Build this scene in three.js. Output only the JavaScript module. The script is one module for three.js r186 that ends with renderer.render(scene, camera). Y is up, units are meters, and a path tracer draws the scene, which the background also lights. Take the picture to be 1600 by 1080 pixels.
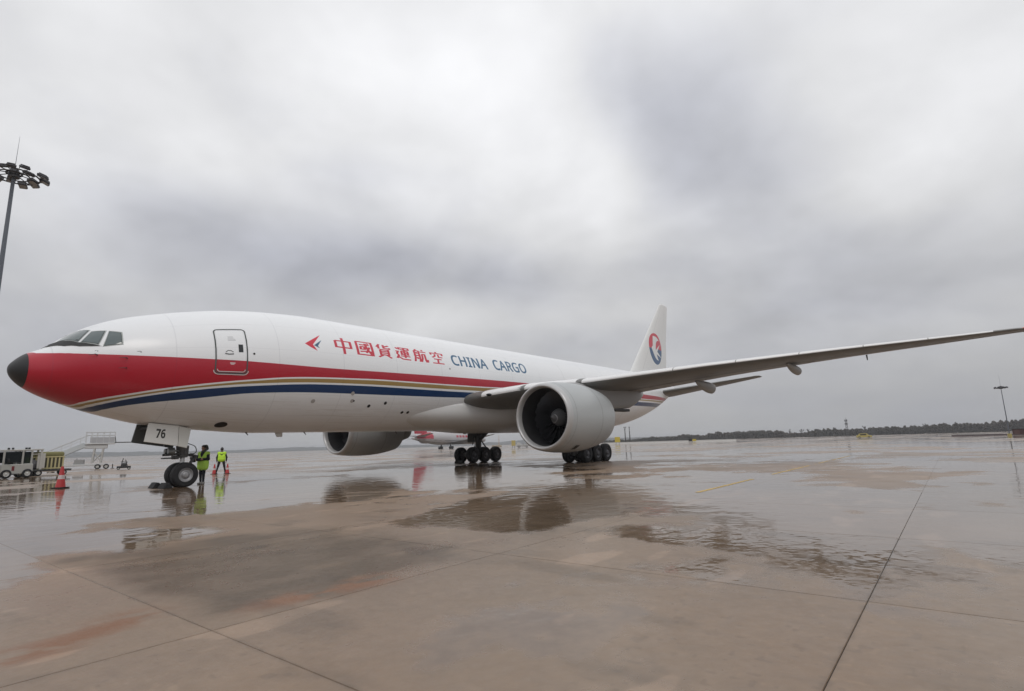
import * as THREE from 'three';
import { mergeGeometries } from 'three/addons/utils/BufferGeometryUtils.js';
import { RoundedBoxGeometry } from 'three/addons/geometries/RoundedBoxGeometry.js';
import { MarchingCubes } from 'three/addons/objects/MarchingCubes.js';

// ------------------------------------------------------------------ camera, sky, sun, exposure
// World: the parked freighter lies along +x (nose at x = 0, tail at x = 63), y is up, its port side faces +z.
const V3 = (x, y, z) => new THREE.Vector3(x, y, z);
const scene = new THREE.Scene();
const EYE = V3(-4.4545, 1.4544, 27.1353);
const camera = new THREE.PerspectiveCamera(64.51, 1024 / 691, 0.1, 9000);
{
  const yaw = -0.66682, pitch = 0.17802, roll = -0.02911;
  const f = V3(Math.cos(pitch) * Math.cos(yaw), Math.sin(pitch), Math.cos(pitch) * Math.sin(yaw));
  const r = f.clone().cross(V3(0, 1, 0)).normalize(), u = r.clone().cross(f);
  const r2 = r.clone().multiplyScalar(Math.cos(roll)).addScaledVector(u, Math.sin(roll));
  const u2 = u.clone().multiplyScalar(Math.cos(roll)).addScaledVector(r, -Math.sin(roll));
  camera.quaternion.setFromRotationMatrix(new THREE.Matrix4().makeBasis(r2, u2, f.clone().negate()));
  camera.position.copy(EYE);
  camera.updateMatrixWorld();
}
const renderer = new THREE.WebGLRenderer({ antialias: true });
renderer.toneMapping = THREE.LinearToneMapping;
renderer.toneMappingExposure = 1.0;
renderer.shadowMap.enabled = true;

let seed = 7;
const rnd = () => { seed = (seed + 0x6d2b79f5) | 0; let t = Math.imul(seed ^ (seed >>> 15), 1 | seed); t = (t + Math.imul(t ^ (t >>> 7), 61 | t)) ^ t; return ((t ^ (t >>> 14)) >>> 0) / 4294967296; };
const rr = (a, b) => a + (b - a) * rnd();
const clamp = (x, a = 0, b = 1) => Math.min(b, Math.max(a, x));
const mix = (a, b, t) => a + (b - a) * t;
const sstep = (a, b, x) => { const t = clamp((x - a) / (b - a)); return t * t * (3 - 2 * t); };
const NT = new Float32Array(65536); for (let i = 0; i < 65536; i++) NT[i] = rnd();
function vnoise(x, y, off = 0) {
  const xi = Math.floor(x), yi = Math.floor(y); let fx = x - xi, fy = y - yi; fx = fx * fx * (3 - 2 * fx); fy = fy * fy * (3 - 2 * fy);
  const X = xi + off * 37, X0 = X & 255, X1 = (X + 1) & 255, Y = yi + off * 91, R0 = (Y & 255) << 8, R1 = ((Y + 1) & 255) << 8;
  const a = NT[R0 | X0], b = NT[R0 | X1], c = NT[R1 | X0], d = NT[R1 | X1];
  return a + (b - a) * fx + (c - a) * fy + (a - b - c + d) * fx * fy;
}
function fbm(x, y, oct = 4, off = 0, gain = 0.5) { let s = 0, a = 1, n = 0; for (let i = 0; i < oct; i++) { s += a * vnoise(x, y, off + i * 17); n += a; a *= gain; const t = x * 1.7 - y * 1.15 + 3.1; y = x * 1.15 + y * 1.7 + 7.7; x = t; } return s / n; }

// overcast sky: brightness by elevation, drifting cloud layers, and the large cloud masses of that day given by azimuth and elevation
{
  const W = 1536, H = 768, d = new Float32Array(W * H * 4);
  // [azimuth, elevation, half-width az, half-width el, gain]
  const masses = [[-19, 32, 9, 7, -0.28], [-14, 24, 8, 5, -0.24], [-12, 17, 10, 3.5, -0.12], [-28, 37, 5, 4, -0.10], [-49, 38, 12, 5, 0.10], [-27, 25.5, 3.6, 4.2, 0.16], [-34, 29, 5, 5, 0.06], [-62, 18.3, 15, 2.8, -0.15], [-50, 18, 7, 2.6, -0.13], [-38, 17.5, 6, 2, -0.10], [-42, 12.6, 15, 1.7, 0.13], [-24, 13, 7, 1.5, 0.07], [-70, 27, 10, 4, 0.08], [-55, 27, 5, 2.5, -0.08], [-64, 33, 5, 2.5, -0.05], [-78, 4, 14, 4, -0.08], [-2, 6, 14, 5, -0.05], [3, 26, 8, 5, 0.06], [-4, 19.5, 5, 2.4, 0.08], [-5, 39, 8, 4, -0.08], [-80, 38, 12, 6, 0.04], [-80, 20, 6, 3, 0.04], [-8, 11.5, 14, 2.4, -0.08], [60, 26, 20, 8, -0.16], [110, 30, 25, 8, 0.08], [165, 22, 22, 7, -0.14], [-140, 28, 24, 8, 0.07], [-110, 18, 16, 5, -0.12]];
  for (let j = 0; j < H; j++) {
    const el = (j + 0.5) / H * 180 - 90;
    for (let i = 0; i < W; i++) {
      const az = (i + 0.5) / W * 360 - 180, k = 4 * (j * W + i);
      const e = Math.max(el, 0.0), y = Math.sin(e * Math.PI / 180), c = Math.cos(e * Math.PI / 180);
      const px = c * Math.cos(az * Math.PI / 180) / (y + 0.34) * 1.9, pz = c * Math.sin(az * Math.PI / 180) / (y + 0.34) * 1.9;
      const wx = fbm(px * 0.7 + 3, pz * 0.7, 3, 5) - 0.5, wz = fbm(px * 0.7, pz * 0.7 + 9, 3, 8) - 0.5;
      const n1 = fbm(px * 1.0 + 0.8 * wx + 11, pz * 1.0 + 0.8 * wz, 4, 1, 0.5) - 0.5, n2 = fbm(px * 2.1 + 0.9 * wx + 5, pz * 2.1 + 0.9 * wz, 5, 3, 0.55) - 0.5, n3 = fbm(px * 4.6 + 1.2 * wx, pz * 4.6 + 1.2 * wz + 20, 4, 6, 0.6) - 0.5;
      let m = 0;
      for (const b of masses) { let da = az - b[0]; if (da > 180) da -= 360; if (da < -180) da += 360; const q = ((da + wx * 9) / b[2]) ** 2 + ((el + wz * 6 - b[1]) / b[3]) ** 2; if (q < 8) m += b[4] * Math.exp(-q * 0.9); }
      const base = 0.425 + 0.165 * sstep(0, 12, e) + 0.19 * sstep(11, 26, e) + 0.08 * sstep(22, 70, e);
      const amp = 0.35 + 0.65 * sstep(1.5, 12, e);
      const L = base * (1 + amp * (0.42 * n1 + 0.25 * n2 + 0.12 * n3 + 1.12 * m));
      const cool = clamp(-m * 1.2 - n1 * 0.5, -0.02, 0.35);
      d[k] = L * (0.985 - 0.05 * cool); d[k + 1] = L * 0.993; d[k + 2] = L * (1.02 + 0.22 * cool); d[k + 3] = 1;
    }
  }
  const t = new THREE.DataTexture(d, W, H, THREE.RGBAFormat, THREE.FloatType);
  t.mapping = THREE.EquirectangularReflectionMapping; t.magFilter = t.minFilter = THREE.LinearFilter; t.needsUpdate = true;
  scene.background = t; scene.environment = t; scene.environmentIntensity = 1;
}
const sun = new THREE.DirectionalLight(0xfff8f0, 0.55);
sun.position.set(-20, 75, 60); sun.target.position.set(10, 0, 5);
sun.castShadow = true; sun.shadow.radius = 40; sun.shadow.mapSize.set(2048, 2048);
Object.assign(sun.shadow.camera, { left: -70, right: 70, top: 70, bottom: -70, near: 1, far: 260 });
scene.add(sun, sun.target);
scene.fog = new THREE.FogExp2(0xc4c6ca, 0.00032);

// ------------------------------------------------------------------ helpers
const names = new Set();
function numbered(n) { let k = n, i = 0; while (names.has(k)) k = n + '_' + String(++i).padStart(3, '0'); names.add(k); return k; }
function tag(o, label, category, group) { o.userData.label = label; o.userData.category = category; if (group) o.userData.group = group; return o; }
function shade(o) { o.traverse((m) => { if (m.isMesh) { m.castShadow = true; m.receiveShadow = true; } }); return o; }
function thing(name, label, category, pos = [0, 0, 0], turn = 0, group) { const o = new THREE.Group(); o.name = numbered(name); o.position.set(...pos); o.rotation.y = turn; scene.add(o); return tag(o, label, category, group); }
function one(name, geo, mat, label, category, group) { const o = new THREE.Mesh(geo, mat); o.name = numbered(name); scene.add(o); shade(o); return tag(o, label, category, group); }
function struct(name, geo, mat) { const o = new THREE.Mesh(geo, mat); o.name = numbered(name); o.userData.kind = 'structure'; scene.add(o); shade(o); return o; }
function part(parent, name, geo, mat, pos, rot) { const o = new THREE.Mesh(Array.isArray(geo) ? merge(geo) : geo, mat); o.name = name; if (pos) o.position.set(...pos); if (rot) o.rotation.set(...rot); parent.add(o); return shade(o); }
function merge(list) { return mergeGeometries(list.map((g) => { const q = g.index ? g.toNonIndexed() : g.clone(); for (const k of Object.keys(q.attributes)) if (!['position', 'normal', 'uv'].includes(k)) q.deleteAttribute(k); if (!q.attributes.uv) q.setAttribute('uv', new THREE.BufferAttribute(new Float32Array(q.attributes.position.count * 2), 2)); return q; })); }
const box = (w, h, d, x = 0, y = 0, z = 0, r = 0.02) => { const g = new RoundedBoxGeometry(w, h, d, 1, Math.min(r, w / 2.2, h / 2.2, d / 2.2)); g.translate(x, y, z); return g; };
function bar(a, b, ra, rb = ra, n = 8) { const A = V3(...a), B = V3(...b), L = A.distanceTo(B); const g = new THREE.CylinderGeometry(rb, ra, L, n, 1); g.translate(0, L / 2, 0); g.applyQuaternion(new THREE.Quaternion().setFromUnitVectors(V3(0, 1, 0), B.clone().sub(A).normalize())); g.translate(...a); return g; }
const cyl = (r1, r2, h, x, y, z, n = 20, axis = 'y') => { const g = new THREE.CylinderGeometry(r1, r2, h, n); if (axis === 'z') g.rotateX(Math.PI / 2); if (axis === 'x') g.rotateZ(-Math.PI / 2); g.translate(x, y, z); return g; };
function mirrorZ(g) { const q = g.clone(); q.scale(1, 1, -1); if (q.index) { const a = q.index.array; for (let i = 0; i < a.length; i += 3) { const t = a[i]; a[i] = a[i + 1]; a[i + 1] = t; } } else for (const k of Object.keys(q.attributes)) { const at = q.attributes[k], n = at.itemSize, r = at.array; for (let i = 0; i < at.count; i += 3) for (let c = 0; c < n; c++) { const t = r[i * n + c]; r[i * n + c] = r[(i + 1) * n + c]; r[(i + 1) * n + c] = t; } } return q; }
// a grid of points P[i][j]; closed: the last column repeats the first
function grid(P, { closed = false, uv = null, flip = false, i0 = 0, i1 = P.length - 1 } = {}) {
  const n = P.length, m = P[0].length, pos = [], nor = [], uvs = [], idx = [];
  const N = P.map((r) => r.map(() => V3(0, 0, 0))), a = V3(), b = V3();
  for (let i = 0; i < n - 1; i++) for (let j = 0; j < m - 1; j++) { a.subVectors(P[i + 1][j + 1], P[i][j]); b.subVectors(P[i][j + 1], P[i + 1][j]); a.cross(b); if (flip) a.negate(); N[i][j].add(a); N[i + 1][j].add(a); N[i][j + 1].add(a); N[i + 1][j + 1].add(a); }
  if (closed) for (let i = 0; i < n; i++) { N[i][0].add(N[i][m - 1]); N[i][m - 1].copy(N[i][0]); }
  for (const i of [0, n - 1]) if (P[i][0].distanceTo(P[i][m >> 1]) < 1e-5) { const s = V3(); N[i].forEach((v) => s.add(v)); N[i].forEach((v) => v.copy(s)); }
  for (let i = i0; i <= i1; i++) for (let j = 0; j < m; j++) { pos.push(...P[i][j].toArray()); nor.push(...N[i][j].normalize().toArray()); const w = uv ? uv(i, j) : [i / (n - 1), j / (m - 1)]; uvs.push(w[0], w[1]); }
  for (let i = 0; i < i1 - i0; i++) for (let j = 0; j < m - 1; j++) { const p = i * m + j, q = p + m; if (flip) idx.push(p, p + 1, q, q, p + 1, q + 1); else idx.push(p, q, p + 1, q, q + 1, p + 1); }
  const g = new THREE.BufferGeometry(); g.setAttribute('position', new THREE.Float32BufferAttribute(pos, 3)); g.setAttribute('normal', new THREE.Float32BufferAttribute(nor, 3)); g.setAttribute('uv', new THREE.Float32BufferAttribute(uvs, 2)); g.setIndex(idx); return g;
}
// turn a profile of (x, r) about an axis parallel to x through (0, cy, cz)
function revolve(prof, cy, cz, seg = 64, sy = 1) { const P = prof.map(([x, r]) => Array.from({ length: seg + 1 }, (_, j) => { const t = j / seg * 2 * Math.PI; return V3(x, cy + r * Math.cos(t) * sy, cz + r * Math.sin(t)); })); return grid(P, { closed: true, flip: true }); }
function pchip(x, y) {
  const n = x.length, h = [], d = [], m = new Array(n).fill(0);
  for (let i = 0; i < n - 1; i++) { h.push(x[i + 1] - x[i]); d.push((y[i + 1] - y[i]) / h[i]); }
  for (let i = 1; i < n - 1; i++) if (d[i - 1] * d[i] > 0) { const w1 = 2 * h[i] + h[i - 1], w2 = h[i] + 2 * h[i - 1]; m[i] = (w1 + w2) / (w1 / d[i - 1] + w2 / d[i]); }
  m[0] = d[0]; m[n - 1] = d[n - 2];
  return (q) => { q = clamp(q, x[0], x[n - 1]); let k = 0; while (k < n - 2 && q >= x[k + 1]) k++; const t = (q - x[k]) / h[k]; return y[k] * (1 + 2 * t) * (1 - t) ** 2 + h[k] * m[k] * t * (1 - t) ** 2 + y[k + 1] * t * t * (3 - 2 * t) + h[k] * m[k + 1] * t * t * (t - 1); };
}
const std = (c, rough = 0.6, metal = 0, extra = {}) => new THREE.MeshStandardMaterial({ color: new THREE.Color().setRGB(...(Array.isArray(c) ? c : [c, c, c])), roughness: rough, metalness: metal, ...extra });
const polar = (az, dist, y = 0) => [EYE.x + dist * Math.cos(az * Math.PI / 180), y, EYE.z + dist * Math.sin(az * Math.PI / 180)];
const facing = (p) => Math.atan2(EYE.x - p[0], EYE.z - p[2]);
function dataTex(W, H, fn, srgb) {
  const d = new Uint8Array(W * H * 4);
  for (let j = 0; j < H; j++) for (let i = 0; i < W; i++) { const c = fn(i, j), k = 4 * (j * W + i); if (srgb) for (let q = 0; q < 3; q++) { const v = clamp(c[q]); d[k + q] = 255 * (v <= 0.0031308 ? 12.92 * v : 1.055 * Math.pow(v, 1 / 2.4) - 0.055); } else d[k] = d[k + 1] = d[k + 2] = 255 * clamp(c); d[k + 3] = 255; }
  const t = new THREE.DataTexture(d, W, H, THREE.RGBAFormat); t.magFilter = t.minFilter = THREE.LinearFilter; t.wrapS = t.wrapT = THREE.RepeatWrapping; if (srgb) t.colorSpace = THREE.SRGBColorSpace; t.needsUpdate = true; return t;
}
const M = {
  rubber: std([0.013, 0.013, 0.015], 0.75), steel: std([0.32, 0.32, 0.32], 0.4, 0.7), darkSteel: std([0.06, 0.06, 0.06], 0.55, 0.3), gearGrey: std([0.16, 0.16, 0.16], 0.5), chrome: std([0.6, 0.6, 0.6], 0.18, 1),
  white: std([0.74, 0.74, 0.72], 0.4), offWhite: std([0.55, 0.55, 0.53], 0.55), grey: std([0.3, 0.3, 0.3], 0.6), black: std([0.012, 0.012, 0.013], 0.5), glass: std([0.012, 0.016, 0.018], 0.06), yellow: std([0.62, 0.45, 0.06], 0.55),
};

// ------------------------------------------------------------------ the apron: wet concrete slabs
const SX = 3.7, SZ = 4.25, X0 = -2.2, Z0 = 22.1;             // slab module; joints pass through (X0, Z0)
const slabTone = (x, z) => { const a = Math.floor((x - X0) / SX), b = Math.floor((z - Z0) / SZ); return NT[(a * 7919 + b * 104729 + 5000000) & 65535] - 0.5; };
// film of standing water, 0 none .. 1 pool
function film(x, z) {
  const w = fbm(x * 0.5 + 31, z * 0.5, 2, 40) - 0.5;
  let f = fbm(x * 0.16 + 5 + w * 0.6, z * 0.2 + w * 0.6, 5, 60, 0.55);
  f += 0.10 * slabTone(x + 0.4 * w, z);
  const w2 = fbm(x * 1.1 + 3, z * 1.7, 5, 44, 0.66) - 0.5;
  f += 0.22 * w2;
  f -= 0.17 * sstep(12, 4, Math.hypot(x - 0, (z - 24) * 0.95));                 // the slabs at this end have drained
  f += 0.24 * Math.exp(-(((x + 0.9 + w2) / 1.7) ** 2 + ((z - 15.6 + w2) / 1.7) ** 2));   // pool that mirrors the nose gear door
  f += 0.25 * Math.exp(-(((x - 5.4 + 2 * w2) / 2.9) ** 2 + ((z - 18.6 + 2 * w2) / 3.0) ** 2));   // pool below the engine
  f += 0.14 * Math.exp(-(((x - 3.9 + w2) / 0.6) ** 2 + ((z - 23.8) / 1.5) ** 2));
  f += 0.06 * Math.exp(-(((x - 14) / 12) ** 2 + ((z - 6) / 12) ** 2));
  f -= 0.14 * Math.exp(-(((x + 0.3) / 2.6) ** 2 + ((z - 20.6) / 1.9) ** 2));
  return sstep(0.40, 0.51, f + 0.03 * (vnoise(x * 6, z * 6, 3) - 0.5));
}
const inStain = (x, z) => { // oil-dark slab ahead of the nose gear
  const w = fbm(x * 1.1, z * 1.1, 4, 77) - 0.5, ex = sstep(-2.25, -1.75, x + w * 0.5) * sstep(2.2, 0.8, x + w * 1.8), ez = sstep(16.4, 17.6, z + w * 2) * sstep(22.25, 21.6, z + w * 1.1); return ex * ez;
};
function rust(x, z) {
  const w = fbm(x * 1.3 + 3, z * 1.3, 4, 91) - 0.5, p = fbm(x * 3, z * 5, 4, 95);
  const a = Math.exp(-(((z - 21.78 - 0.06 * (x + 1) + w * 0.3) / 0.24) ** 2)) * sstep(-2.1, -1.2, x) * sstep(0.3, -0.5, x);
  const b = Math.exp(-(((z - 21.25 + 0.18 * (x + 3) + w * 0.5) / 0.26) ** 2)) * sstep(-4.4, -3.2, x) * sstep(-1.9, -2.6, x);
  return clamp((0.75 * a + 0.6 * b) * sstep(0.26, 0.58, p) * 1.6);
}
function ground(x, z, fine, fl = film(x, z)) {
  const big = fbm(x * 0.09, z * 0.09, 4, 120) - 0.5, mid = fbm(x * 0.55 + 9, z * 0.7, 4, 130) - 0.5, small = fine ? fbm(x * 9, z * 9, 4, 140, 0.7) - 0.5 : 0;
  let v = 1 + 0.35 * big + 0.26 * mid + 0.24 * small + 0.12 * slabTone(x, z);
  v *= 1 - 0.22 * fl;                                    // soaked concrete is darker
  let r = 0.258 * v, g = 0.180 * v, b = 0.119 * v;
  const hue = fbm(x * 0.3 + 40, z * 0.3, 3, 150) - 0.5; r *= 1 + 0.12 * hue; b *= 1 - 0.12 * hue;
  const st = x < -4 || x > 4 || z < 14 || z > 24 ? 0 : inStain(x, z) * (0.55 + 0.8 * (fbm(x * 2.2, z * 3.4, 4, 160) - 0.2)); r = mix(r, 0.09, clamp(st * 1.1)); g = mix(g, 0.06, clamp(st * 1.1)); b = mix(b, 0.03, clamp(st * 1.1));
  const ru = x < -6 || x > 2 || z < 19.5 || z > 23 ? 0 : rust(x, z); r = mix(r, 0.20, ru); g = mix(g, 0.085, ru); b = mix(b, 0.03, ru);
  // scattered scuffs, drips and rubber marks
  const sp = fbm(x * 1.9 + 70, z * 0.8, 4, 170); const k = sstep(0.6, 0.8, sp) * 0.22; r *= 1 - k; g *= 1 - k; b *= 1 - k * 1.05;
  const lt = sstep(0.655, 0.72, fbm(x * 0.6 + 13, z * 1.8, 4, 180)) * 0.3; r *= 1 + lt; g *= 1 + lt; b *= 1 + lt * 1.1;
  // small oil drips and pale cement spatter
  if (fine) { const dr = sstep(0.84, 0.9, vnoise(x * 16, z * 16, 280)) * sstep(0.5, 0.7, vnoise(x * 0.7, z * 0.7, 281)) * 0.14; r *= 1 - dr; g *= 1 - dr; b *= 1 - dr; const pl = sstep(0.84, 0.9, vnoise(x * 19, z * 19, 282)) * sstep(0.5, 0.7, vnoise(x * 0.6 + 4, z * 0.6, 283)) * 0.12; r *= 1 + pl; g *= 1 + pl; b *= 1 + pl; }
  // damp, mossy joint edges
  const ex = Math.abs(((x - X0) / SX) - Math.round((x - X0) / SX)) * SX, ez = Math.abs(((z - Z0) / SZ) - Math.round((z - Z0) / SZ)) * SZ, e = Math.min(ex, ez) + 0.05 * (vnoise(x * 7, z * 7, 9) - 0.5);
  const jd = fine ? sstep(0.035, 0.0, e) * 0.18 : 0; r *= 1 - jd; g *= 1 - jd; b *= 1 - jd;
  return [r, g, b];
}
function groundRough(x, z, fine, f = film(x, z)) { const n = fbm(x * 0.8, z * 1.1, 3, 200), s = fine ? fbm(x * 14, z * 14, 3, 210) : 0.5; return mix(0.34 + 0.2 * (n - 0.5) + 0.14 * (s - 0.5), 0.06 + 0.05 * (n - 0.4), f); }
function apronMaterial(x0, z0, size, res, fine) {
  const at = (i, j) => [x0 + (i + 0.5) / res * size, z0 + (j + 0.5) / res * size];
  const F = new Float32Array(res * res); for (let j = 0; j < res; j++) for (let i = 0; i < res; i++) F[j * res + i] = film(...at(i, j));
  const map = dataTex(res, res, (i, j) => ground(...at(i, j), fine, F[j * res + i]), true), rough = dataTex(res, res, (i, j) => groundRough(...at(i, j), fine, F[j * res + i]), false);
  for (const t of [map, rough]) t.wrapS = t.wrapT = THREE.ClampToEdgeWrapping;
  const relief = dataTex(res, res, (i, j) => { const [x, z] = at(i, j), f = F[j * res + i], k = fine ? 1 : 0.5; return 0.5 + (fine ? 0.42 * (1 - f) * (fbm(x * 22, z * 22, 3, 240, 0.6) - 0.5) : 0) + (0.15 + 0.95 * f) * (fbm(x * 5 * k, z * 6 * k, 3, 250) - 0.5) - 0.25 * f; }, false); relief.wrapS = relief.wrapT = THREE.ClampToEdgeWrapping;
  const m = new THREE.MeshPhysicalMaterial({ map, roughnessMap: rough, roughness: 1, ior: 1.5, bumpMap: relief, bumpScale: fine ? 0.004 : 0.006 });
  m.userData = { x0, z0, size }; return m;
}
const NEAR = apronMaterial(-9, 13.75, 17, 1536, true), MIDDLE = apronMaterial(-14, -33, 62, 1152, false);
const apron = new THREE.Group(); apron.name = numbered('apron'); apron.userData.kind = 'structure'; scene.add(apron);
const rows = new Map();
{
  // the slabs that the eye can tell apart: chamfered, with real gaps between them
  const inv = camera.matrixWorld.clone().invert(), v = V3(), tanV = Math.tan(32.255 * Math.PI / 180), tanH = tanV * 1024 / 691, list = [];
  for (let b = -14; b < 3; b++) for (let a = -4; a < 13; a++) {
    let hit = false, near = 1e9;
    for (const [p, q] of [[0, 0], [1, 0], [0, 1], [1, 1], [0.5, 0.5]]) { v.set(X0 + (a + p) * SX, 0, Z0 + (b + q) * SZ).applyMatrix4(inv); if (-v.z > 0.4) { near = Math.min(near, -v.z); if (Math.abs(v.x) < -v.z * tanH * 1.1 + 2 && v.y < 0 && -v.y < -v.z * tanV * 1.15 + 2) hit = true; } }
    if (hit && near < 31) list.push([a, b, near]);
  }
  list.sort((p, q) => p[2] - q[2]); list.length = Math.min(list.length, 296);
  const depth = new Map(list.map((q) => [q[0] + ',' + q[1], q[2]]));
  for (const [a, b] of list) { const r = rows.get(b) || [1e9, -1e9]; r[0] = Math.min(r[0], a); r[1] = Math.max(r[1], a + 1); rows.set(b, r); }
  for (const [b, [a0, a1]] of rows) for (let a = a0; a < a1; a++) {
    const near = depth.get(a + ',' + b) ?? 99;
    const tight = near > 8.5, g = tight ? 0.0012 : 0.002 + 0.0018 * rnd(), c = tight ? 0.0015 : 0.004, dz = 0.0006 * (rnd() - 0.5);
    const x0 = X0 + a * SX + g, x1 = X0 + (a + 1) * SX - g, z0 = Z0 + b * SZ + g, z1 = Z0 + (b + 1) * SZ - g;
    const N = NEAR.userData, mat = x0 >= N.x0 && x1 <= N.x0 + N.size && z0 >= N.z0 && z1 <= N.z0 + N.size ? NEAR : MIDDLE, K = mat.userData;
    const P = [], U = [], I = [], add = (x, y, z) => { P.push(x, y + dz, z); U.push((x - K.x0) / K.size, (z - K.z0) / K.size); return P.length / 3 - 1; };
    const q = (s) => [[x0 + s, z0 + s], [x1 - s, z0 + s], [x1 - s, z1 - s], [x0 + s, z1 - s]], T = q(c), O = q(0);
    const face = (A, B, C, D) => { const i = [A, B, C, D].map((p) => add(...p)); I.push(i[0], i[2], i[1], i[0], i[3], i[2]); };
    face(...T.map(([x, z]) => [x, 0, z]));
    for (let k = 0; k < 4; k++) { const m = (k + 1) % 4; face([O[k][0], -0.006, O[k][1]], [O[m][0], -0.006, O[m][1]], [T[m][0], 0, T[m][1]], [T[k][0], 0, T[k][1]]); face([O[k][0], -0.1, O[k][1]], [O[m][0], -0.1, O[m][1]], [O[m][0], -0.006, O[m][1]], [O[k][0], -0.006, O[k][1]]); }
    const geo = new THREE.BufferGeometry(); geo.setAttribute('position', new THREE.Float32BufferAttribute(P, 3)); geo.setAttribute('uv', new THREE.Float32BufferAttribute(U, 2)); geo.setIndex(I); geo.computeVertexNormals();
    part(apron, 'concrete_slab', geo, mat);
  }
  // dark joint sealant under the slabs
  const seal = []; for (const [b, [a0, a1]] of rows) { const g = new THREE.PlaneGeometry((a1 - a0) * SX, SZ); g.rotateX(-Math.PI / 2); g.translate(X0 + (a0 + a1) / 2 * SX, -0.010, Z0 + (b + 0.5) * SZ); seal.push(g); }
  part(apron, 'joint_sealant', seal, std([0.045, 0.036, 0.028], 0.6));
  // the rest of the apron: one sheet with a hole where the single slabs lie
  const res = 768, tile = 120, per = (fn) => (i, j) => { const u = i / res, v = j / res, x = u * tile + 300, z = v * tile - 300, p = sstep(0.8, 1, u), q = sstep(0.8, 1, v), L = (a, b, t) => Array.isArray(a) ? a.map((k, n) => mix(k, b[n], t)) : mix(a, b, t); let A = fn(x, z); if (p > 0) A = L(A, fn(x - tile, z), p); if (q > 0) { let C = fn(x, z - tile); if (p > 0) C = L(C, fn(x - tile, z - tile), p); A = L(A, C, q); } return A; };
  const far = new THREE.MeshPhysicalMaterial({ map: dataTex(res, res, per((x, z) => ground(x, z, false)), true), roughnessMap: dataTex(res, res, per((x, z) => groundRough(x, z, false)), false), roughness: 1, ior: 1.5 });
  const quads = [], rect = (x0, x1, z0, z1) => { if (x1 - x0 < 0.001 || z1 - z0 < 0.001) return; const g = new THREE.PlaneGeometry(x1 - x0, z1 - z0); g.rotateX(-Math.PI / 2); g.translate((x0 + x1) / 2, 0, (z0 + z1) / 2); const p = g.attributes.position, u = g.attributes.uv; for (let i = 0; i < 4; i++) u.setXY(i, p.getX(i) / tile, p.getZ(i) / tile); quads.push(g); };
  const bs = [...rows.keys()].sort((a, b) => a - b), bMin = bs[0], bMax = bs[bs.length - 1] + 1, F = 900;
  rect(-F, F, -F, Z0 + bMin * SZ); rect(-F, F, Z0 + bMax * SZ, F);
  for (let b = bMin; b < bMax; b++) { const r = rows.get(b); if (!r) { rect(-F, F, Z0 + b * SZ, Z0 + (b + 1) * SZ); continue; } rect(-F, X0 + r[0] * SX, Z0 + b * SZ, Z0 + (b + 1) * SZ); rect(X0 + r[1] * SX, F, Z0 + b * SZ, Z0 + (b + 1) * SZ); }
  part(apron, 'paved_ground', quads, far);
  // faded yellow guide line, worn through in places
  const line = []; for (let x = 11.0; x < 40; x += 0.34) { if (fbm(x * 0.9, 3, 3, 55) < (x < 13.5 ? 0.2 : 0.42)) continue; const g = new THREE.PlaneGeometry(0.34 * rr(0.7, 1), 0.15 * rr(0.75, 1)); g.rotateX(-Math.PI / 2); g.translate(x, 0.004, 21.42 + rr(-0.012, 0.012)); line.push(g); }
  part(apron, 'yellow_line', line, std([0.6, 0.40, 0.10], 0.45));
  // open field beyond the pavement, and the low far ridge
  const fg = new THREE.RingGeometry(300, 6000, 96, 4); fg.rotateX(-Math.PI / 2); fg.translate(0, -0.35, 0);
  struct('ground', fg, std([0.11, 0.10, 0.075], 0.9));
}
// ------------------------------------------------------------------ the freighter (local axes: y = 0 on the fuselage centre line; it stands slightly nose-low)
const LEAN = 0.00875, CY = 5.3808;
const jet = thing('cargo_airliner', 'white twin-engine cargo airliner with red nose band and red Chinese lettering, nearest and largest aircraft', 'airliner');
jet.rotation.z = LEAN;
const OFF = [CY * Math.sin(LEAN), CY * Math.cos(LEAN), 0];
const jp = (name, geo, mat) => part(jet, name, geo, mat, OFF);
const groundY = (s) => -(CY + LEAN * s);                       // the ground in local axes
const NS = [0, .0075, .03, .12, .4, .9, 1.6, 2.4, 3.3, 4.3, 5.5, 7.2, 9.2, 11.5, 43, 46, 50, 54, 57, 60, 62, 63.2];
const TOPF = pchip(NS, [-.629, -.557, -.487, -.351, -.062, .221, .839, 1.365, 1.773, 2.086, 2.4, 2.748, 2.985, 3.1, 3.1, 3.1, 3.08, 2.95, 2.75, 2.45, 2.2, 2.05]);
const BOTF = pchip(NS, [-.629, -.715, -.80, -.974, -1.263, -1.576, -1.878, -2.17, -2.434, -2.669, -2.819, -2.986, -3.1, -3.1, -3.1, -2.85, -2.25, -1.35, -.5, .5, 1.2, 1.75]);
const WIDF = pchip(NS, [0, .09, .18, .36, .68, 1.08, 1.5, 1.9, 2.28, 2.58, 2.82, 3, 3.08, 3.1, 3.1, 3.02, 2.7, 2.15, 1.6, 1, .55, .12]);
const XS = (s) => s - 0.3035 * clamp(1 - s / 11.5);
function skin(s, t) { const a = TOPF(s), b = BOTF(s), w = WIDF(s), m = (a + b) / 2; return V3(XS(s), m + (a - b) / 2 * Math.cos(t), w * Math.sin(t)); }
function skinOff(s, t, off) { const e = 1e-3, p = skin(s, t), a = skin(s + e, t).sub(p), b = skin(s, t + e).sub(p); return p.addScaledVector(b.cross(a).normalize(), off); }
const angleAt = (s, y) => { const a = TOPF(s), b = BOTF(s); return Math.acos(clamp((y - (a + b) / 2) / ((a - b) / 2), -1, 1)); };
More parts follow.
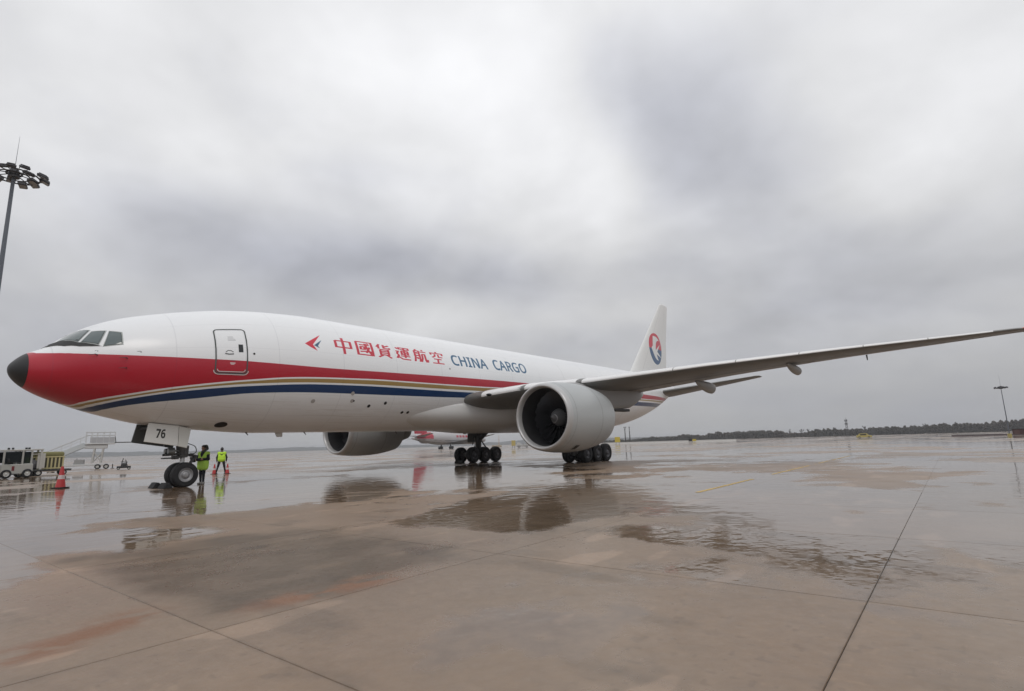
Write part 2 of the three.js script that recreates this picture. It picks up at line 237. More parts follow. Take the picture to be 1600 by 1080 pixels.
const TU = (s) => s < 30 ? s / 30 * 0.7 : 0.7 + (s - 30) / 33.2 * 0.3, TV = (t) => 1 - t / (2 * Math.PI);
// paint scheme: stripe edges as heights along the body
const yRedTop = pchip([.3, .7, 2.2, 3, 5.8, 7.3, 10.7, 14.6, 19.6, 26, 46.8, 60], [-.02, -.05, -.08, -.08, -.05, -.02, -.02, .04, .13, .2, .26, .3]);
const yRedBot = pchip([.3, 1.77, 2.12, 2.59, 3.27, 4.21, 5.25, 6.41, 7.7, 9.14, 10.76, 12.6, 14.7, 17, 22.5, 26, 46.8, 60], [-2.6, -1.95, -1.84, -1.71, -1.56, -1.35, -1.16, -.97, -.79, -.61, -.5, -.43, -.37, -.36, -.32, -.25, -.18, .1]);
const yGoldTop = (s) => yRedBot(s) - 0.075;
const yGoldBot = pchip([.3, 2.12, 2.48, 3.31, 5.28, 7.74, 10.8, 14.7, 19.6, 22.6, 46.9, 60], [-2.7, -2, -1.9, -1.69, -1.3, -.98, -.76, -.67, -.64, -.61, -.39, -.14]);
const yBlueTop = pchip([.3, 2.25, 3.33, 5.3, 7.76, 10.8, 14.7, 19.7, 21.4, 46.1, 60], [-2.8, -2.07, -1.76, -1.38, -1.08, -.85, -.77, -.77, -.75, -.55, -.3]);
const yBlueBot = pchip([.3, 2.63, 3.42, 5.4, 7.84, 10.9, 14.8, 19.8, 21.2, 45.8, 60], [-3, -2.17, -1.98, -1.71, -1.39, -1.24, -1.19, -1.13, -1.1, -.93, -.7]);
const GLYPHS = [ // strokes on a 100 x 100 square
  [[50, 0, 50, 100], [7, 22, 93, 22, 93, 62, 7, 62, 7, 22]],
  [[4, 4, 96, 4, 96, 96, 4, 96, 4, 4], [20, 26, 82, 26], [25, 40, 49, 40, 49, 58, 25, 58, 25, 40], [18, 76, 54, 71], [57, 14, 62, 50, 82, 84, 85, 68], [80, 40, 56, 82], [68, 12, 78, 19]],
  [[27, 2, 6, 26], [18, 14, 18, 38], [52, 4, 52, 30, 88, 33, 89, 24], [88, 7, 52, 21], [24, 43, 77, 43, 77, 80, 24, 80, 24, 43], [24, 55, 77, 55], [24, 67, 77, 67], [38, 82, 8, 99], [62, 82, 92, 99]],
  [[10, 8, 20, 20], [2, 38, 19, 38, 9, 56, 19, 68, 4, 90], [5, 87, 22, 82, 42, 94, 99, 95], [31, 24, 31, 8, 96, 8, 96, 24], [40, 22, 90, 22], [42, 34, 87, 34, 87, 60, 42, 60, 42, 34], [42, 47, 87, 47], [64, 12, 64, 84], [33, 72, 98, 72]],
  [[26, 0, 19, 13], [11, 14, 11, 62, 3, 99], [11, 14, 43, 14, 43, 93, 34, 97], [1, 52, 52, 52], [24, 25, 29, 38], [24, 65, 29, 79], [71, 0, 75, 12], [53, 20, 99, 20], [64, 38, 62, 70, 50, 99], [64, 38, 84, 38, 84, 84, 89, 95, 98, 94, 99, 78]],
  [[50, 0, 50, 13], [5, 30, 5, 14, 95, 14, 95, 30], [38, 22, 33, 39, 10, 52], [62, 22, 62, 45, 92, 46], [19, 63, 81, 63], [50, 63, 50, 94], [5, 95, 95, 95]],
];
function livery() {
  const W = 2048, H = 2048, cv = document.createElement('canvas'); cv.width = W; cv.height = H; const c = cv.getContext('2d');
  const X = (s) => TU(s) * W, Yp = (t) => t / (2 * Math.PI) * H;
  c.fillStyle = '#eceef0'; c.fillRect(0, 0, W, H);
  const band = (lo, hi, col, s0, s1) => { c.fillStyle = col; for (const side of [1, -1]) { c.beginPath(); const n = 260; for (let i = 0; i <= n; i++) { const s = mix(s0, s1, i / n), t = angleAt(s, hi(s)); const y = side > 0 ? Yp(t) : H - Yp(t); i ? c.lineTo(X(s), y) : c.moveTo(X(s), y); } for (let i = n; i >= 0; i--) { const s = mix(s0, s1, i / n), t = angleAt(s, Math.min(lo(s), hi(s))); c.lineTo(X(s), side > 0 ? Yp(t) : H - Yp(t)); } c.fill(); } };
  band(yRedBot, yRedTop, '#b00d29', 0.2, 59.5); band(yGoldBot, yGoldTop, '#a08550', 1.8, 59); band(yBlueBot, yBlueTop, '#0b3562', 1.9, 57);
  // panel joints and streaks of grime along the airflow
  c.strokeStyle = 'rgba(80,80,84,0.15)'; c.lineWidth = 1; for (const s of [1.05, 4.6, 8.7, 12.1, 15.6, 19.1, 22.6, 26.1, 29.6, 33, 36.6, 40, 43.5, 47, 50.5, 54]) { c.beginPath(); c.moveTo(X(s), 0); c.lineTo(X(s), H); c.stroke(); }
  for (const t of [.42, .86, 1.32, 2.02, 2.42, 2.8]) for (const y of [Yp(t), H - Yp(t)]) { c.beginPath(); c.moveTo(X(4), y); c.lineTo(X(46), y); c.stroke(); }
  for (let i = 0; i < 1500; i++) { const belly = rnd() < 0.7, t = belly ? rr(2.05, 3.9) : rr(0, 6.28), s = rr(1, 58), l = rr(0.3, 2.8); c.fillStyle = `rgba(${belly ? '96,78,56' : '110,106,98'},${rr(0.02, belly ? 0.075 : 0.03)})`; c.fillRect(X(s), Yp(t), X(s + l) - X(s), rr(1, 5)); }
  // a dark drain mark and vents
  // lettering, on each side reading left to right
  for (const side of [1, -1]) {
    c.save(); if (side < 0) { c.translate(X(10) + X(28.1), H); c.rotate(Math.PI); }
    const glyph = (g, s0, s1, t0, t1) => { c.strokeStyle = '#c41f38'; c.lineWidth = 7.4; c.lineJoin = 'miter'; c.lineCap = 'butt'; const x0 = X(s0), w = X(s1) - x0, y0 = Yp(t0), h = Yp(t1) - y0; for (const p of g) { c.beginPath(); for (let i = 0; i < p.length; i += 2) c[i ? 'lineTo' : 'moveTo'](x0 + p[i] / 100 * w, y0 + p[i + 1] / 100 * h); c.stroke(); } };
    const starts = [11.68, 13.02, 14.33, 15.67, 17.03, 18.42]; GLYPHS.forEach((g, i) => glyph(g, starts[i], starts[i] + (i === 0 ? 1.05 : 1.06), i === 0 ? 0.985 : 1.0, i === 0 ? 1.305 : 1.285));
    const word = (txt, s0, s1, t0, t1) => { c.save(); c.font = '100px sans-serif'; const m = c.measureText(txt), asc = 71.5; c.translate(X(s0), Yp(t1)); c.scale((X(s1) - X(s0)) / m.width, (Yp(t1) - Yp(t0)) / asc); c.fillStyle = '#17557c'; c.strokeStyle = '#17557c'; c.lineWidth = 4; c.fillText(txt, 0, 0); c.strokeText(txt, 0, 0); c.restore(); };
    word('CHINA', 20.12, 23.6, 1.03, 1.265); word('CARGO', 24.25, 28.1, 0.992, 1.25);
    const poly = (col, pts) => { c.fillStyle = col; c.beginPath(); pts.forEach(([s, t], i) => c[i ? 'lineTo' : 'moveTo'](X(s), Yp(t))); c.fill(); };
    poly('#d01f39', [[10.03, 1.183], [10.62, 1.06], [10.97, .985], [10.44, 1.19], [10.64, 1.3], [10.3, 1.24]]);
    poly('#2a5674', [[10.5, 1.203], [10.96, 1.092], [10.7, 1.208], [10.78, 1.25]]);
    // small stencils below the cockpit and by the door
    c.fillStyle = 'rgba(70,70,74,0.75)'; for (const [s, t, w, h] of [[2.13, 1.262, .05, .012], [2.2, 1.27, .02, .03], [3.34, 1.365, .12, .012], [3.44, 1.378, .03, .02]]) c.fillRect(X(s), Yp(t), X(s + w) - X(s), Yp(h));
    c.fillStyle = 'rgba(96,98,100,0.55)'; for (let k = 0; k < 4; k++) c.fillRect(X(6.5), Yp(1.13 + k * .022), X(6.5 + rr(.2, .32)) - X(6.5), 2.5); 
    c.fillStyle = '#d9d9d6'; c.fillRect(X(6.55), Yp(1.568), X(.22), 5); c.fillRect(X(6.58), Yp(1.588), X(.15), 4);
    c.fillStyle = 'rgba(40,42,44,.8)'; c.fillRect(X(6.56), Yp(1.535), X(.2), 2);
    c.restore();
  }
  const t = new THREE.CanvasTexture(cv); t.colorSpace = THREE.SRGBColorSpace; t.magFilter = t.minFilter = THREE.LinearFilter; return t;
}
const skinMat = new THREE.MeshPhysicalMaterial({ map: livery(), roughness: 0.34, clearcoat: 0.35, clearcoatRoughness: 0.16 });
{
  const S = []; for (let i = 0; i <= 26; i++) S.push(0.46 * (i / 26) ** 2); const cut = S.length - 1;
  for (let i = 1; i <= 130; i++) S.push(0.46 + 11.04 * (i / 130) ** 1.2); for (let s = 12.5; s < 43; s += 0.75) S.push(s); for (let i = 0; i <= 40; i++) S.push(43 + 20.2 * i / 40);
  const P = S.map((s) => Array.from({ length: 289 }, (_, j) => skin(s, j / 288 * 2 * Math.PI))); S.push(63.2); P.push(P[P.length - 1].map(() => V3(63.22, 1.9, 0))); const uv = (i, j) => [TU(S[i]), TV(j / 288 * 2 * Math.PI)];
  jp('fuselage', grid(P, { closed: true, flip: true, uv, i0: cut }), skinMat);
  jp('radome', grid(P, { closed: true, flip: true, uv, i0: 0, i1: cut }), std([0.016, 0.016, 0.017], 0.45));
}
// patches laid on the skin: corners in (s, t), or rows of them
function patch(c, off, n = 10, mirror = false, uvf = null) { const P = []; for (let i = 0; i <= n; i++) { P.push([]); for (let j = 0; j <= n; j++) { const u = i / n, v = j / n, q = (k) => mix(mix(c[0][k], c[1][k], u), mix(c[3][k], c[2][k], u), v); P[i].push(skinOff(q(0), q(1), off)); } } const uv = uvf ? (i, j) => { const u = i / n, v = j / n, q = (k) => mix(mix(c[0][k], c[1][k], u), mix(c[3][k], c[2][k], u), v); return uvf(q(0), q(1)); } : null; const g = grid(P, { uv, flip: true }); return mirror ? mirrorZ(g) : g; }
function ribbon(path, width, off, mirror = false) { // closed or open ribbon following a path of (s, t) points
  const R = 3.1, P = []; for (let i = 0; i < path.length; i++) { const a = path[Math.max(0, i - 1)], b = path[Math.min(path.length - 1, i + 1)]; let dx = b[0] - a[0], dy = (b[1] - a[1]) * R; const l = Math.hypot(dx, dy) || 1; dx /= l; dy /= l; P.push([-1, 1].map((k) => skinOff(path[i][0] - dy * width / 2 * k, path[i][1] + dx * width / 2 * k / R, off))); }
  const g = grid(P, { flip: true }); return mirror ? mirrorZ(g) : g;
}
function roundRect(s0, s1, t0, t1, r, n = 7) { const R = 3.1, p = [], k = [[s1 - r, t0 + r / R, -Math.PI / 2], [s1 - r, t1 - r / R, 0], [s0 + r, t1 - r / R, Math.PI / 2], [s0 + r, t0 + r / R, Math.PI]]; for (const [a, b, w] of k) for (let i = 0; i <= n; i++) { const q = w + i / n * Math.PI / 2; p.push([a + r * Math.cos(q), b + r * Math.sin(q) / R]); } const o = []; p.push(p[0]); for (let i = 0; i < p.length - 1; i++) for (let k2 = 0; k2 < 4; k2++) o.push([mix(p[i][0], p[i + 1][0], k2 / 4), mix(p[i][1], p[i + 1][1], k2 / 4)]); o.push(p[0]); return o; }
{
  // crew door with its dark seal, small window and handle
  const door = jp('door', patch([[6.06, 1.0], [7.21, 1.0], [7.21, 1.715], [6.06, 1.715]], 0.008, 24, false, (s, t) => [TU(s), TV(t)]), skinMat);
  const seal = std([0.07, 0.08, 0.08], 0.6), trim = std([0.62, 0.6, 0.6], 0.5);
  part(door, 'door_seal', ribbon(roundRect(6.0, 7.26, .985, 1.735, .16), 0.055, 0.013), seal);
  const low = (m, r) => roundRect(6.0 - m, 7.26 + m, .985 - m / 3.1, 1.735 + m / 3.1, r).filter(([, t]) => t > 1.53).sort(() => 0);
  for (const m of [0.06, -0.075]) { const p = low(m, .16 + m * .6), k = p.findIndex((q, i) => i && Math.hypot(q[0] - p[i - 1][0], q[1] - p[i - 1][1]) > .5); part(door, 'door_trim', ribbon(k > 0 ? [...p.slice(k), ...p.slice(0, k)] : p, 0.035, 0.017), trim); }
  part(door, 'door_window', patch([[6.9, 1.27], [7.09, 1.27], [7.09, 1.40], [6.9, 1.40]], 0.014, 5), M.glass);
  part(door, 'door_handle', [ribbon([[6.38, 1.40], [6.47, 1.375], [6.58, 1.375], [6.68, 1.40]], 0.03, 0.016), ribbon([[6.35, 1.425], [6.5, 1.435], [6.7, 1.43]], 0.05, 0.016)], std([0.05, 0.05, 0.055], 0.4));
}
{
  // cockpit glazing: three panes a side, dark sill strip, slim pale posts
  const frame = std([0.4, 0.43, 0.42], 0.45), gasket = std([0.05, 0.06, 0.06], 0.5), pane = new THREE.MeshPhysicalMaterial({ color: new THREE.Color().setRGB(.07, .10, .10), roughness: 0.04, ior: 1.6, clearcoat: 1, clearcoatRoughness: 0.03 });
  const panes = [[[1.25, .33], [1.685, .075], [2.06, .515], [1.70, .85]], [[1.81, .91], [2.13, .64], [2.47, .755], [2.23, 1.10]], [[2.40, 1.175], [2.60, .805], [2.90, .91], [2.885, 1.185]]];
  for (const mirror of [false, true]) for (const c of panes) {
    const cx = (c[0][0] + c[2][0]) / 2, ct = (c[0][1] + c[2][1]) / 2, grow = (m) => c.map(([s, t]) => { const d = Math.hypot(s - cx, (t - ct) * 1.6); return [s + (s - cx) / d * m, t + (t - ct) / d * m * .8]; });
    const w = part(jet, 'cockpit_window', patch(grow(0.075), 0.006, 16, mirror), frame, OFF);
    part(w, 'gasket', patch(grow(0.028), 0.011, 16, mirror), gasket); part(w, 'pane', patch(c, 0.016, 16, mirror), pane);
  }
  const up = [[1.10, .12], [1.2, .29], [1.42, .60], [1.70, .89], [2.0, 1.04], [2.25, 1.15], [2.33, 1.18]], lo = [[.9, .11], [1.07, .44], [1.35, .83], [1.74, 1.05], [2.05, 1.13], [2.28, 1.172], [2.33, 1.183]];
  const dense = (l) => { const o = []; for (let i = 0; i < l.length - 1; i++) for (let k = 0; k < 5; k++) o.push([mix(l[i][0], l[i + 1][0], k / 5), mix(l[i][1], l[i + 1][1], k / 5)]); o.push(l[l.length - 1]); return o; }, LO = dense(lo), g = grid(dense(up).map((a, i) => Array.from({ length: 5 }, (_, k) => skinOff(mix(a[0], LO[i][0], k / 4), mix(a[1], LO[i][1], k / 4), 0.02))), { flip: true });
  for (const q of [g, mirrorZ(g)]) jp('windshield_sill', q, std([0.025, 0.026, 0.026], 0.6));
  const wp = (a, b) => bar(skinOff(...a, .03).toArray(), skinOff(...b, .03).toArray(), .014, .01, 6);
  jp('wiper', [wp([1.06, .2], [1.72, .8])], M.black); jp('wiper', mirrorZ(wp([1.06, .2], [1.72, .8])), M.black);
}
{
  // vents, drains, sensors and antennas
  const disc = (s, t, r, off = 0.009) => { const P = []; for (let i = 0; i <= 2; i++) { P.push([]); for (let j = 0; j <= 14; j++) { const a = j / 14 * 2 * Math.PI, q = r * i / 2; P[i].push(skinOff(s + q * Math.cos(a), t + q * Math.sin(a) / 3.1, off)); } } return grid(P, { flip: true }); };
  for (const [s, t, r] of [[14.07, 2.188, .1], [15.1, 2.118, .1], [16.58, 2.307, .1], [17.01, 2.304, .1], [22.43, 2.566, .26], [7.55, 1.416, .05], [19.82, 1.362, .05], [13.0, 2.1, .055]]) jp('vent', disc(s, t, r), std([0.02, 0.019, 0.017], 0.8));
  jp('vent', (() => { const P = []; for (let i = 0; i <= 2; i++) { P.push([]); for (let j = 0; j <= 18; j++) { const a = j / 18 * 2 * Math.PI; P[i].push(skinOff(7.08 + .26 * i / 2 * Math.cos(a), 2.741 + .1 * i / 2 * Math.sin(a), .009)); } } return grid(P, { flip: true }); })(), std([0.02, 0.015, 0.012], 0.8));
  for (const [s, t] of [[12.8, 1.968], [12.89, 2.101], [10.68, 2.131]]) jp('access_cover', disc(s, t, .11), std([0.42, 0.4, 0.39], 0.5));
  for (const [s, t] of [[3.06, 1.69], [2.2, 1.38], [3.05, 1.5]]) { const a = skinOff(s, t, 0).toArray(), b = skinOff(s - .03, t, .12).toArray(), c = skinOff(s - .22, t, .13).toArray(); jp('probe', [bar(a, b, .022, .016, 6), bar(b, c, .014, .008, 6)], M.darkSteel); }
  const blade = (s, t, h, l) => { const q = (ds, o) => skinOff(s + ds, t, o); const P = [[q(0, 0), q(h * .5, h)], [q(l, 0), q(l, h)]]; const g1 = grid(P), g2 = grid(P, { flip: true }); g1.translate(0, 0, .012); g2.translate(0, 0, -.012); return [g1, g2]; };
  for (const [s, h, l] of [[10.2, .22, .4], [24, .26, .45], [33, .26, .45]]) jp('antenna', blade(s, Math.PI, h, l), M.white);
  for (const [s, t] of [[8.6, Math.PI - .1], [11.6, Math.PI - .1], [18, Math.PI]]) { const a = skinOff(s, t, 0).toArray(), b = skinOff(s + .12, t, .14).toArray(); jp('drain_mast', bar(a, b, .035, .02, 6), M.gearGrey); }
}
// ---- lifting surfaces
function foil(n = 22, tc = 0.11, camber = 0.015) { const pts = []; for (let k = 0; k <= 2 * n; k++) { const up = k <= n, b = up ? k / n : (k - n) / n, x = up ? 0.5 * (1 + Math.cos(Math.PI * b)) : 0.5 * (1 - Math.cos(Math.PI * b)); const yt = 5 * tc * (0.2969 * Math.sqrt(x) - 0.126 * x - 0.3516 * x * x + 0.2843 * x ** 3 - 0.1015 * x ** 4), yc = camber * Math.sin(Math.PI * x ** 1.6) * (1 + .4 * x); pts.push([x, yc + (up ? yt : -yt), x, up]); } return pts; }
function section(o, n) { const c = Math.cos(o.twist || 0), s = Math.sin(o.twist || 0); return foil(n, o.tc, o.camber ?? 0.012).map(([x, y]) => { const X = x * o.chord, Y = y * o.chord; return o.vertical ? V3(o.s + X, o.y, Y) : V3(o.s + X * c + Y * s, o.y - X * s + Y * c, o.z); }); }
const lerpO = (a, b, t) => { const o = {}; for (const k of Object.keys(a)) o[k] = typeof a[k] === 'number' ? mix(a[k], b[k], t) : a[k]; return o; };
function wingAt(L, z, key = 'z') { let k = 0; while (k < L.length - 2 && z > L[k + 1][key]) k++; return lerpO(L[k], L[k + 1], (z - L[k][key]) / (L[k + 1][key] - L[k][key])); }
function surface(list, key = 'z', n = 22, per = 4) { const st = []; for (let i = 0; i < list.length - 1; i++) for (let k = 0; k < per; k++) st.push(lerpO(list[i], list[i + 1], k / per)); st.push(list[list.length - 1]); const P = st.map((o) => section(o, n)); const tip = P[P.length - 1]; const mid = tip.map((p, k) => p.clone().lerp(tip[tip.length - 1 - k], 0.5)); P.push(mid); return P; }
const LEs = [[1.5, 20.9, -1.3], [3.1, 21.3, -1.14], [4.2, 21.4, -1.05], [6.73, 22.45, -.76], [10.29, 24.75, -.48], [15.88, 28.62, .17], [22.12, 32.94, .79], [28.23, 37.2, 1.33], [30.94, 39.05, 1.58], [32.4, 41.0, 1.72]];
const chordZ = pchip([1.5, 3.1, 6.7, 10.3, 15.9, 22.1, 28.2, 30.9, 32.4], [12, 11.2, 9.8, 7.9, 6.3, 4.65, 3.05, 2.25, 1.1]), tcZ = pchip([1.5, 6.7, 10.3, 22, 32.4], [.118, .11, .10, .092, .09]), twZ = pchip([1.5, 10, 22, 32.4], [.055, .03, .005, -.015]);
const WING = LEs.map(([z, s, y]) => ({ s, y, z, chord: chordZ(z), tc: tcZ(z), twist: twZ(z), camber: 0.014 }));
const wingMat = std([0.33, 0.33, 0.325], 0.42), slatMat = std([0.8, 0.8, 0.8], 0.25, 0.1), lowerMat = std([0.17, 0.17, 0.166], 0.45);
function strip(z0, z1, x0, x1, up, off, n = 10, m = 10) { // a piece of the wing skin between chord fractions, proud of it by off; x<0 runs on the lower side
  const P = []; for (let i = 0; i <= n; i++) { const o = wingAt(WING, mix(z0, z1, i / n)), c = Math.cos(o.twist), s = Math.sin(o.twist), row = []; for (let j = 0; j <= m; j++) { const q = mix(x0, x1, j / m), x = q * q * Math.sign(q) * Math.sign(q), yt = 5 * o.tc * (0.2969 * Math.sqrt(x) - 0.126 * x - 0.3516 * x * x + 0.2843 * x ** 3 - 0.1015 * x ** 4), yc = o.camber * Math.sin(Math.PI * x ** 1.6) * (1 + .4 * x), sg = q >= 0 ? 1 : -1; const X = x * o.chord - off * Math.max(0, 1 - Math.abs(q) * 3), Y = (yc + sg * yt) * o.chord + sg * off * Math.min(1, Math.abs(q) * 5); row.push(V3(o.s + X * c + Y * s, o.y - X * s + Y * c, o.z)); } P.push(row); }
  return grid(P, { flip: x1 < 0 });
}
function canoe(z, y, s0, s1, w, h) { // flap track fairing
  const P = [], n = 16; for (let i = 0; i <= n; i++) { const u = i / n, k = Math.pow(Math.sin(Math.PI * Math.min(u * .62 + .03, .68) ), .7) * (u > .9 ? 1 - (u - .9) * 2.2 : 1), row = []; for (let j = 0; j <= 20; j++) { const a = j / 20 * 2 * Math.PI; row.push(V3(mix(s0, s1, u), y - .25 * h * k - h * .2 * u + (Math.cos(a) > 0 ? .9 : 1) * h * .5 * k * Math.cos(a), z + w / 2 * k * Math.sin(a))); } P.push(row); }
  const e = P[P.length - 1], c = V3(); e.forEach((p) => c.add(p)); c.multiplyScalar(1 / e.length); P.push(e.map(() => c.clone())); return grid(P, { closed: true, flip: true });
}
for (const side of [1, -1]) {
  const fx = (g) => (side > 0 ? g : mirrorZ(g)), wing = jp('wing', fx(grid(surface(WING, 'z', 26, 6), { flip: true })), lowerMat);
  for (const [a, b] of [[4.2, 9.45], [9.75, 14.3], [14.34, 17.4], [17.44, 20.5], [20.54, 23.6], [23.64, 26.7], [26.74, 29.8]]) part(wing, 'slat', fx(strip(a, b, -.05, .38, 1, .005)), slatMat);
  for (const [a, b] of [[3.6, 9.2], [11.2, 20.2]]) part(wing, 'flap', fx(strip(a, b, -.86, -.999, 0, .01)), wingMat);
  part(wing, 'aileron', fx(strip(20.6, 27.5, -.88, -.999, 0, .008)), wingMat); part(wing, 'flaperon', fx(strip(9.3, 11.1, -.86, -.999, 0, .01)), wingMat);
  for (const [a, b] of [[3.6, 9.2], [9.3, 11.1], [11.2, 20.2], [20.6, 27.5]]) part(wing, 'flap_gap', fx(strip(a, b, -.838, -.848, 0, .012)), std([.03, .03, .03], .8));
  for (let z = 11.6; z < 27; z += 1.3) part(wing, 'access_panel', fx(strip(z, z + .5, -.56, -.64, 0, .004, 3, 4)), std([.145, .145, .142], .5));
  for (const [z, w, h, back] of [[7.0, .55, .9, .2], [14.4, .52, .8, .1], [19.5, .5, .62, .25]]) { const o = wingAt(WING, z), e = o.s + o.chord; part(wing, 'flap_fairing', fx(canoe(z, o.y - .035 * o.chord - (z > 18 ? .02 : .22), o.s + o.chord * (z > 18 ? .4 : .52), e + back, w, h)), std([0.36, 0.36, 0.355], 0.45)); }
  { const o = wingAt(WING, 23.4); part(wing, 'drain_mast', fx(bar([o.s + o.chord * .9, o.y - .1, 23.4], [o.s + o.chord * .93, o.y - .42, 23.4], .05, .03, 6)), M.darkSteel); }
  { const o = wingAt(WING, 31.3), g = new THREE.SphereGeometry(.09, 12, 8); g.scale(1.6, .7, 2.4); g.translate(o.s + .03, o.y + .02, o.z); part(wing, 'wingtip_light', fx(g), std(side > 0 ? [.6, .25, .18] : [.03, .35, .1], 0.1)); }
  const o2 = wingAt(WING, 4.6), ll = new THREE.SphereGeometry(.17, 12, 8); ll.scale(.6, .55, 1.6); ll.translate(o2.s + .05, o2.y - .02, 4.6); part(wing, 'landing_light', fx(ll), M.glass);
}
{ // wing to body fairing and keel
  const hw = pchip([17, 19.5, 21.5, 23.5, 26, 34, 37, 40.5], [2.2, 2.58, 2.86, 3.3, 3.8, 3.85, 3.3, 2.0]), hh = pchip([17, 20, 22, 25, 34, 38, 40.5], [1.1, 1.33, 1.42, 1.58, 1.6, 1.4, .7]), P = [];
  for (let i = 0; i <= 70; i++) { const s = mix(17, 40.5, i / 70), row = []; for (let j = 0; j <= 48; j++) { const a = mix(.18, 1.82, j / 48) * Math.PI, c = Math.cos(a), q = Math.sin(a); row.push(V3(s, -1.72 + (c > 0 ? .85 : hh(s)) * Math.sign(c) * Math.pow(Math.abs(c), .8), hw(s) * Math.sign(q) * Math.pow(Math.abs(q), .8))); } P.push(row); }
  jp('wing_fairing', grid(P, { flip: true }), std([0.76, 0.765, 0.76], 0.36));
}
// ---- tail
const finMat = (() => {
  const W = 1024, cv = document.createElement('canvas'); cv.width = cv.height = W; const c = cv.getContext('2d'), X = (s) => (s - 50) / 15 * W, Y = (y) => W - (y - 1) / 15 * W, R = 1.93 / 15 * W;
  c.fillStyle = '#e2e3e2'; c.fillRect(0, 0, W, W); c.strokeStyle = 'rgba(80,80,84,.35)'; c.lineWidth = 1.5; c.beginPath(); c.moveTo(X(58.3), Y(2.5)); c.lineTo(X(62.1), Y(12.6)); c.moveTo(X(52.6), Y(2.5)); c.lineTo(X(61.2), Y(12.6)); c.stroke();
  c.translate(X(57.85), Y(6.42));
  c.save(); c.beginPath(); c.arc(0, 0, R, 0, 7); c.clip(); c.fillStyle = '#c8213c'; c.fillRect(-R, -R, 2 * R, R * 1.06); c.fillStyle = '#154c78'; c.fillRect(-R, 0, 2 * R, R); c.restore();
  c.fillStyle = '#e2e3e2'; const poly = (p) => { c.beginPath(); p.forEach(([x, y], i) => c[i ? 'lineTo' : 'moveTo'](x * R, y * R)); c.fill(); };
  c.beginPath(); c.moveTo(-.30 * R, -.80 * R); c.quadraticCurveTo(.3 * R, -.86 * R, .62 * R, -.55 * R); c.quadraticCurveTo(.1 * R, -.66 * R, -.02 * R, -.05 * R); c.quadraticCurveTo(.04 * R, .42 * R, .36 * R, .72 * R); c.quadraticCurveTo(-.1 * R, .74 * R, -.42 * R, .34 * R); c.lineTo(-.66 * R, .02 * R); c.quadraticCurveTo(-.55 * R, -.2 * R, -.48 * R, -.1 * R); c.closePath(); c.fill();
  poly([[-.1, .12], [.74, -.36], [.22, .16], [.9, .52], [.1, .34]]);
  const t = new THREE.CanvasTexture(cv); t.colorSpace = THREE.SRGBColorSpace; t.magFilter = t.minFilter = THREE.LinearFilter; return new THREE.MeshPhysicalMaterial({ map: t, roughness: 0.35, clearcoat: 0.3, clearcoatRoughness: 0.15 });
})();
{
  const F = [{ s: 49.6, y: 1.8, chord: 11.4, tc: .09 }, { s: 51.37, y: 3.4, chord: 9.75, tc: .095 }, { s: 56.0, y: 7.95, chord: 5.9, tc: .1 }, { s: 60.62, y: 12.45, chord: 2.5, tc: .1 }, { s: 61.1, y: 12.68, chord: 1.8, tc: .07 }].map((o) => ({ ...o, vertical: true, camber: 0 }));
  const g = grid(surface(F, 'y', 22, 6)), p = g.attributes.position, u = g.attributes.uv; for (let i = 0; i < p.count; i++) u.setXY(i, (p.getX(i) - 50) / 15, (p.getY(i) - 1) / 15);
  jp('tail_fin', g, finMat);
  for (const side of [1, -1]) { const T = [{ s: 53.9, y: .75, z: .6, chord: 7.2, tc: .085 }, { s: 60.75, y: 2.3, z: 10.55, chord: 2.3, tc: .075 }, { s: 61.4, y: 2.36, z: 10.8, chord: 1.4, tc: .06 }].map((o) => ({ ...o, twist: 0, camber: 0 })); const q = grid(surface(T, 'z', 18, 6), { flip: true }); jp('tailplane', side > 0 ? q : mirrorZ(q), lowerMat); }
}
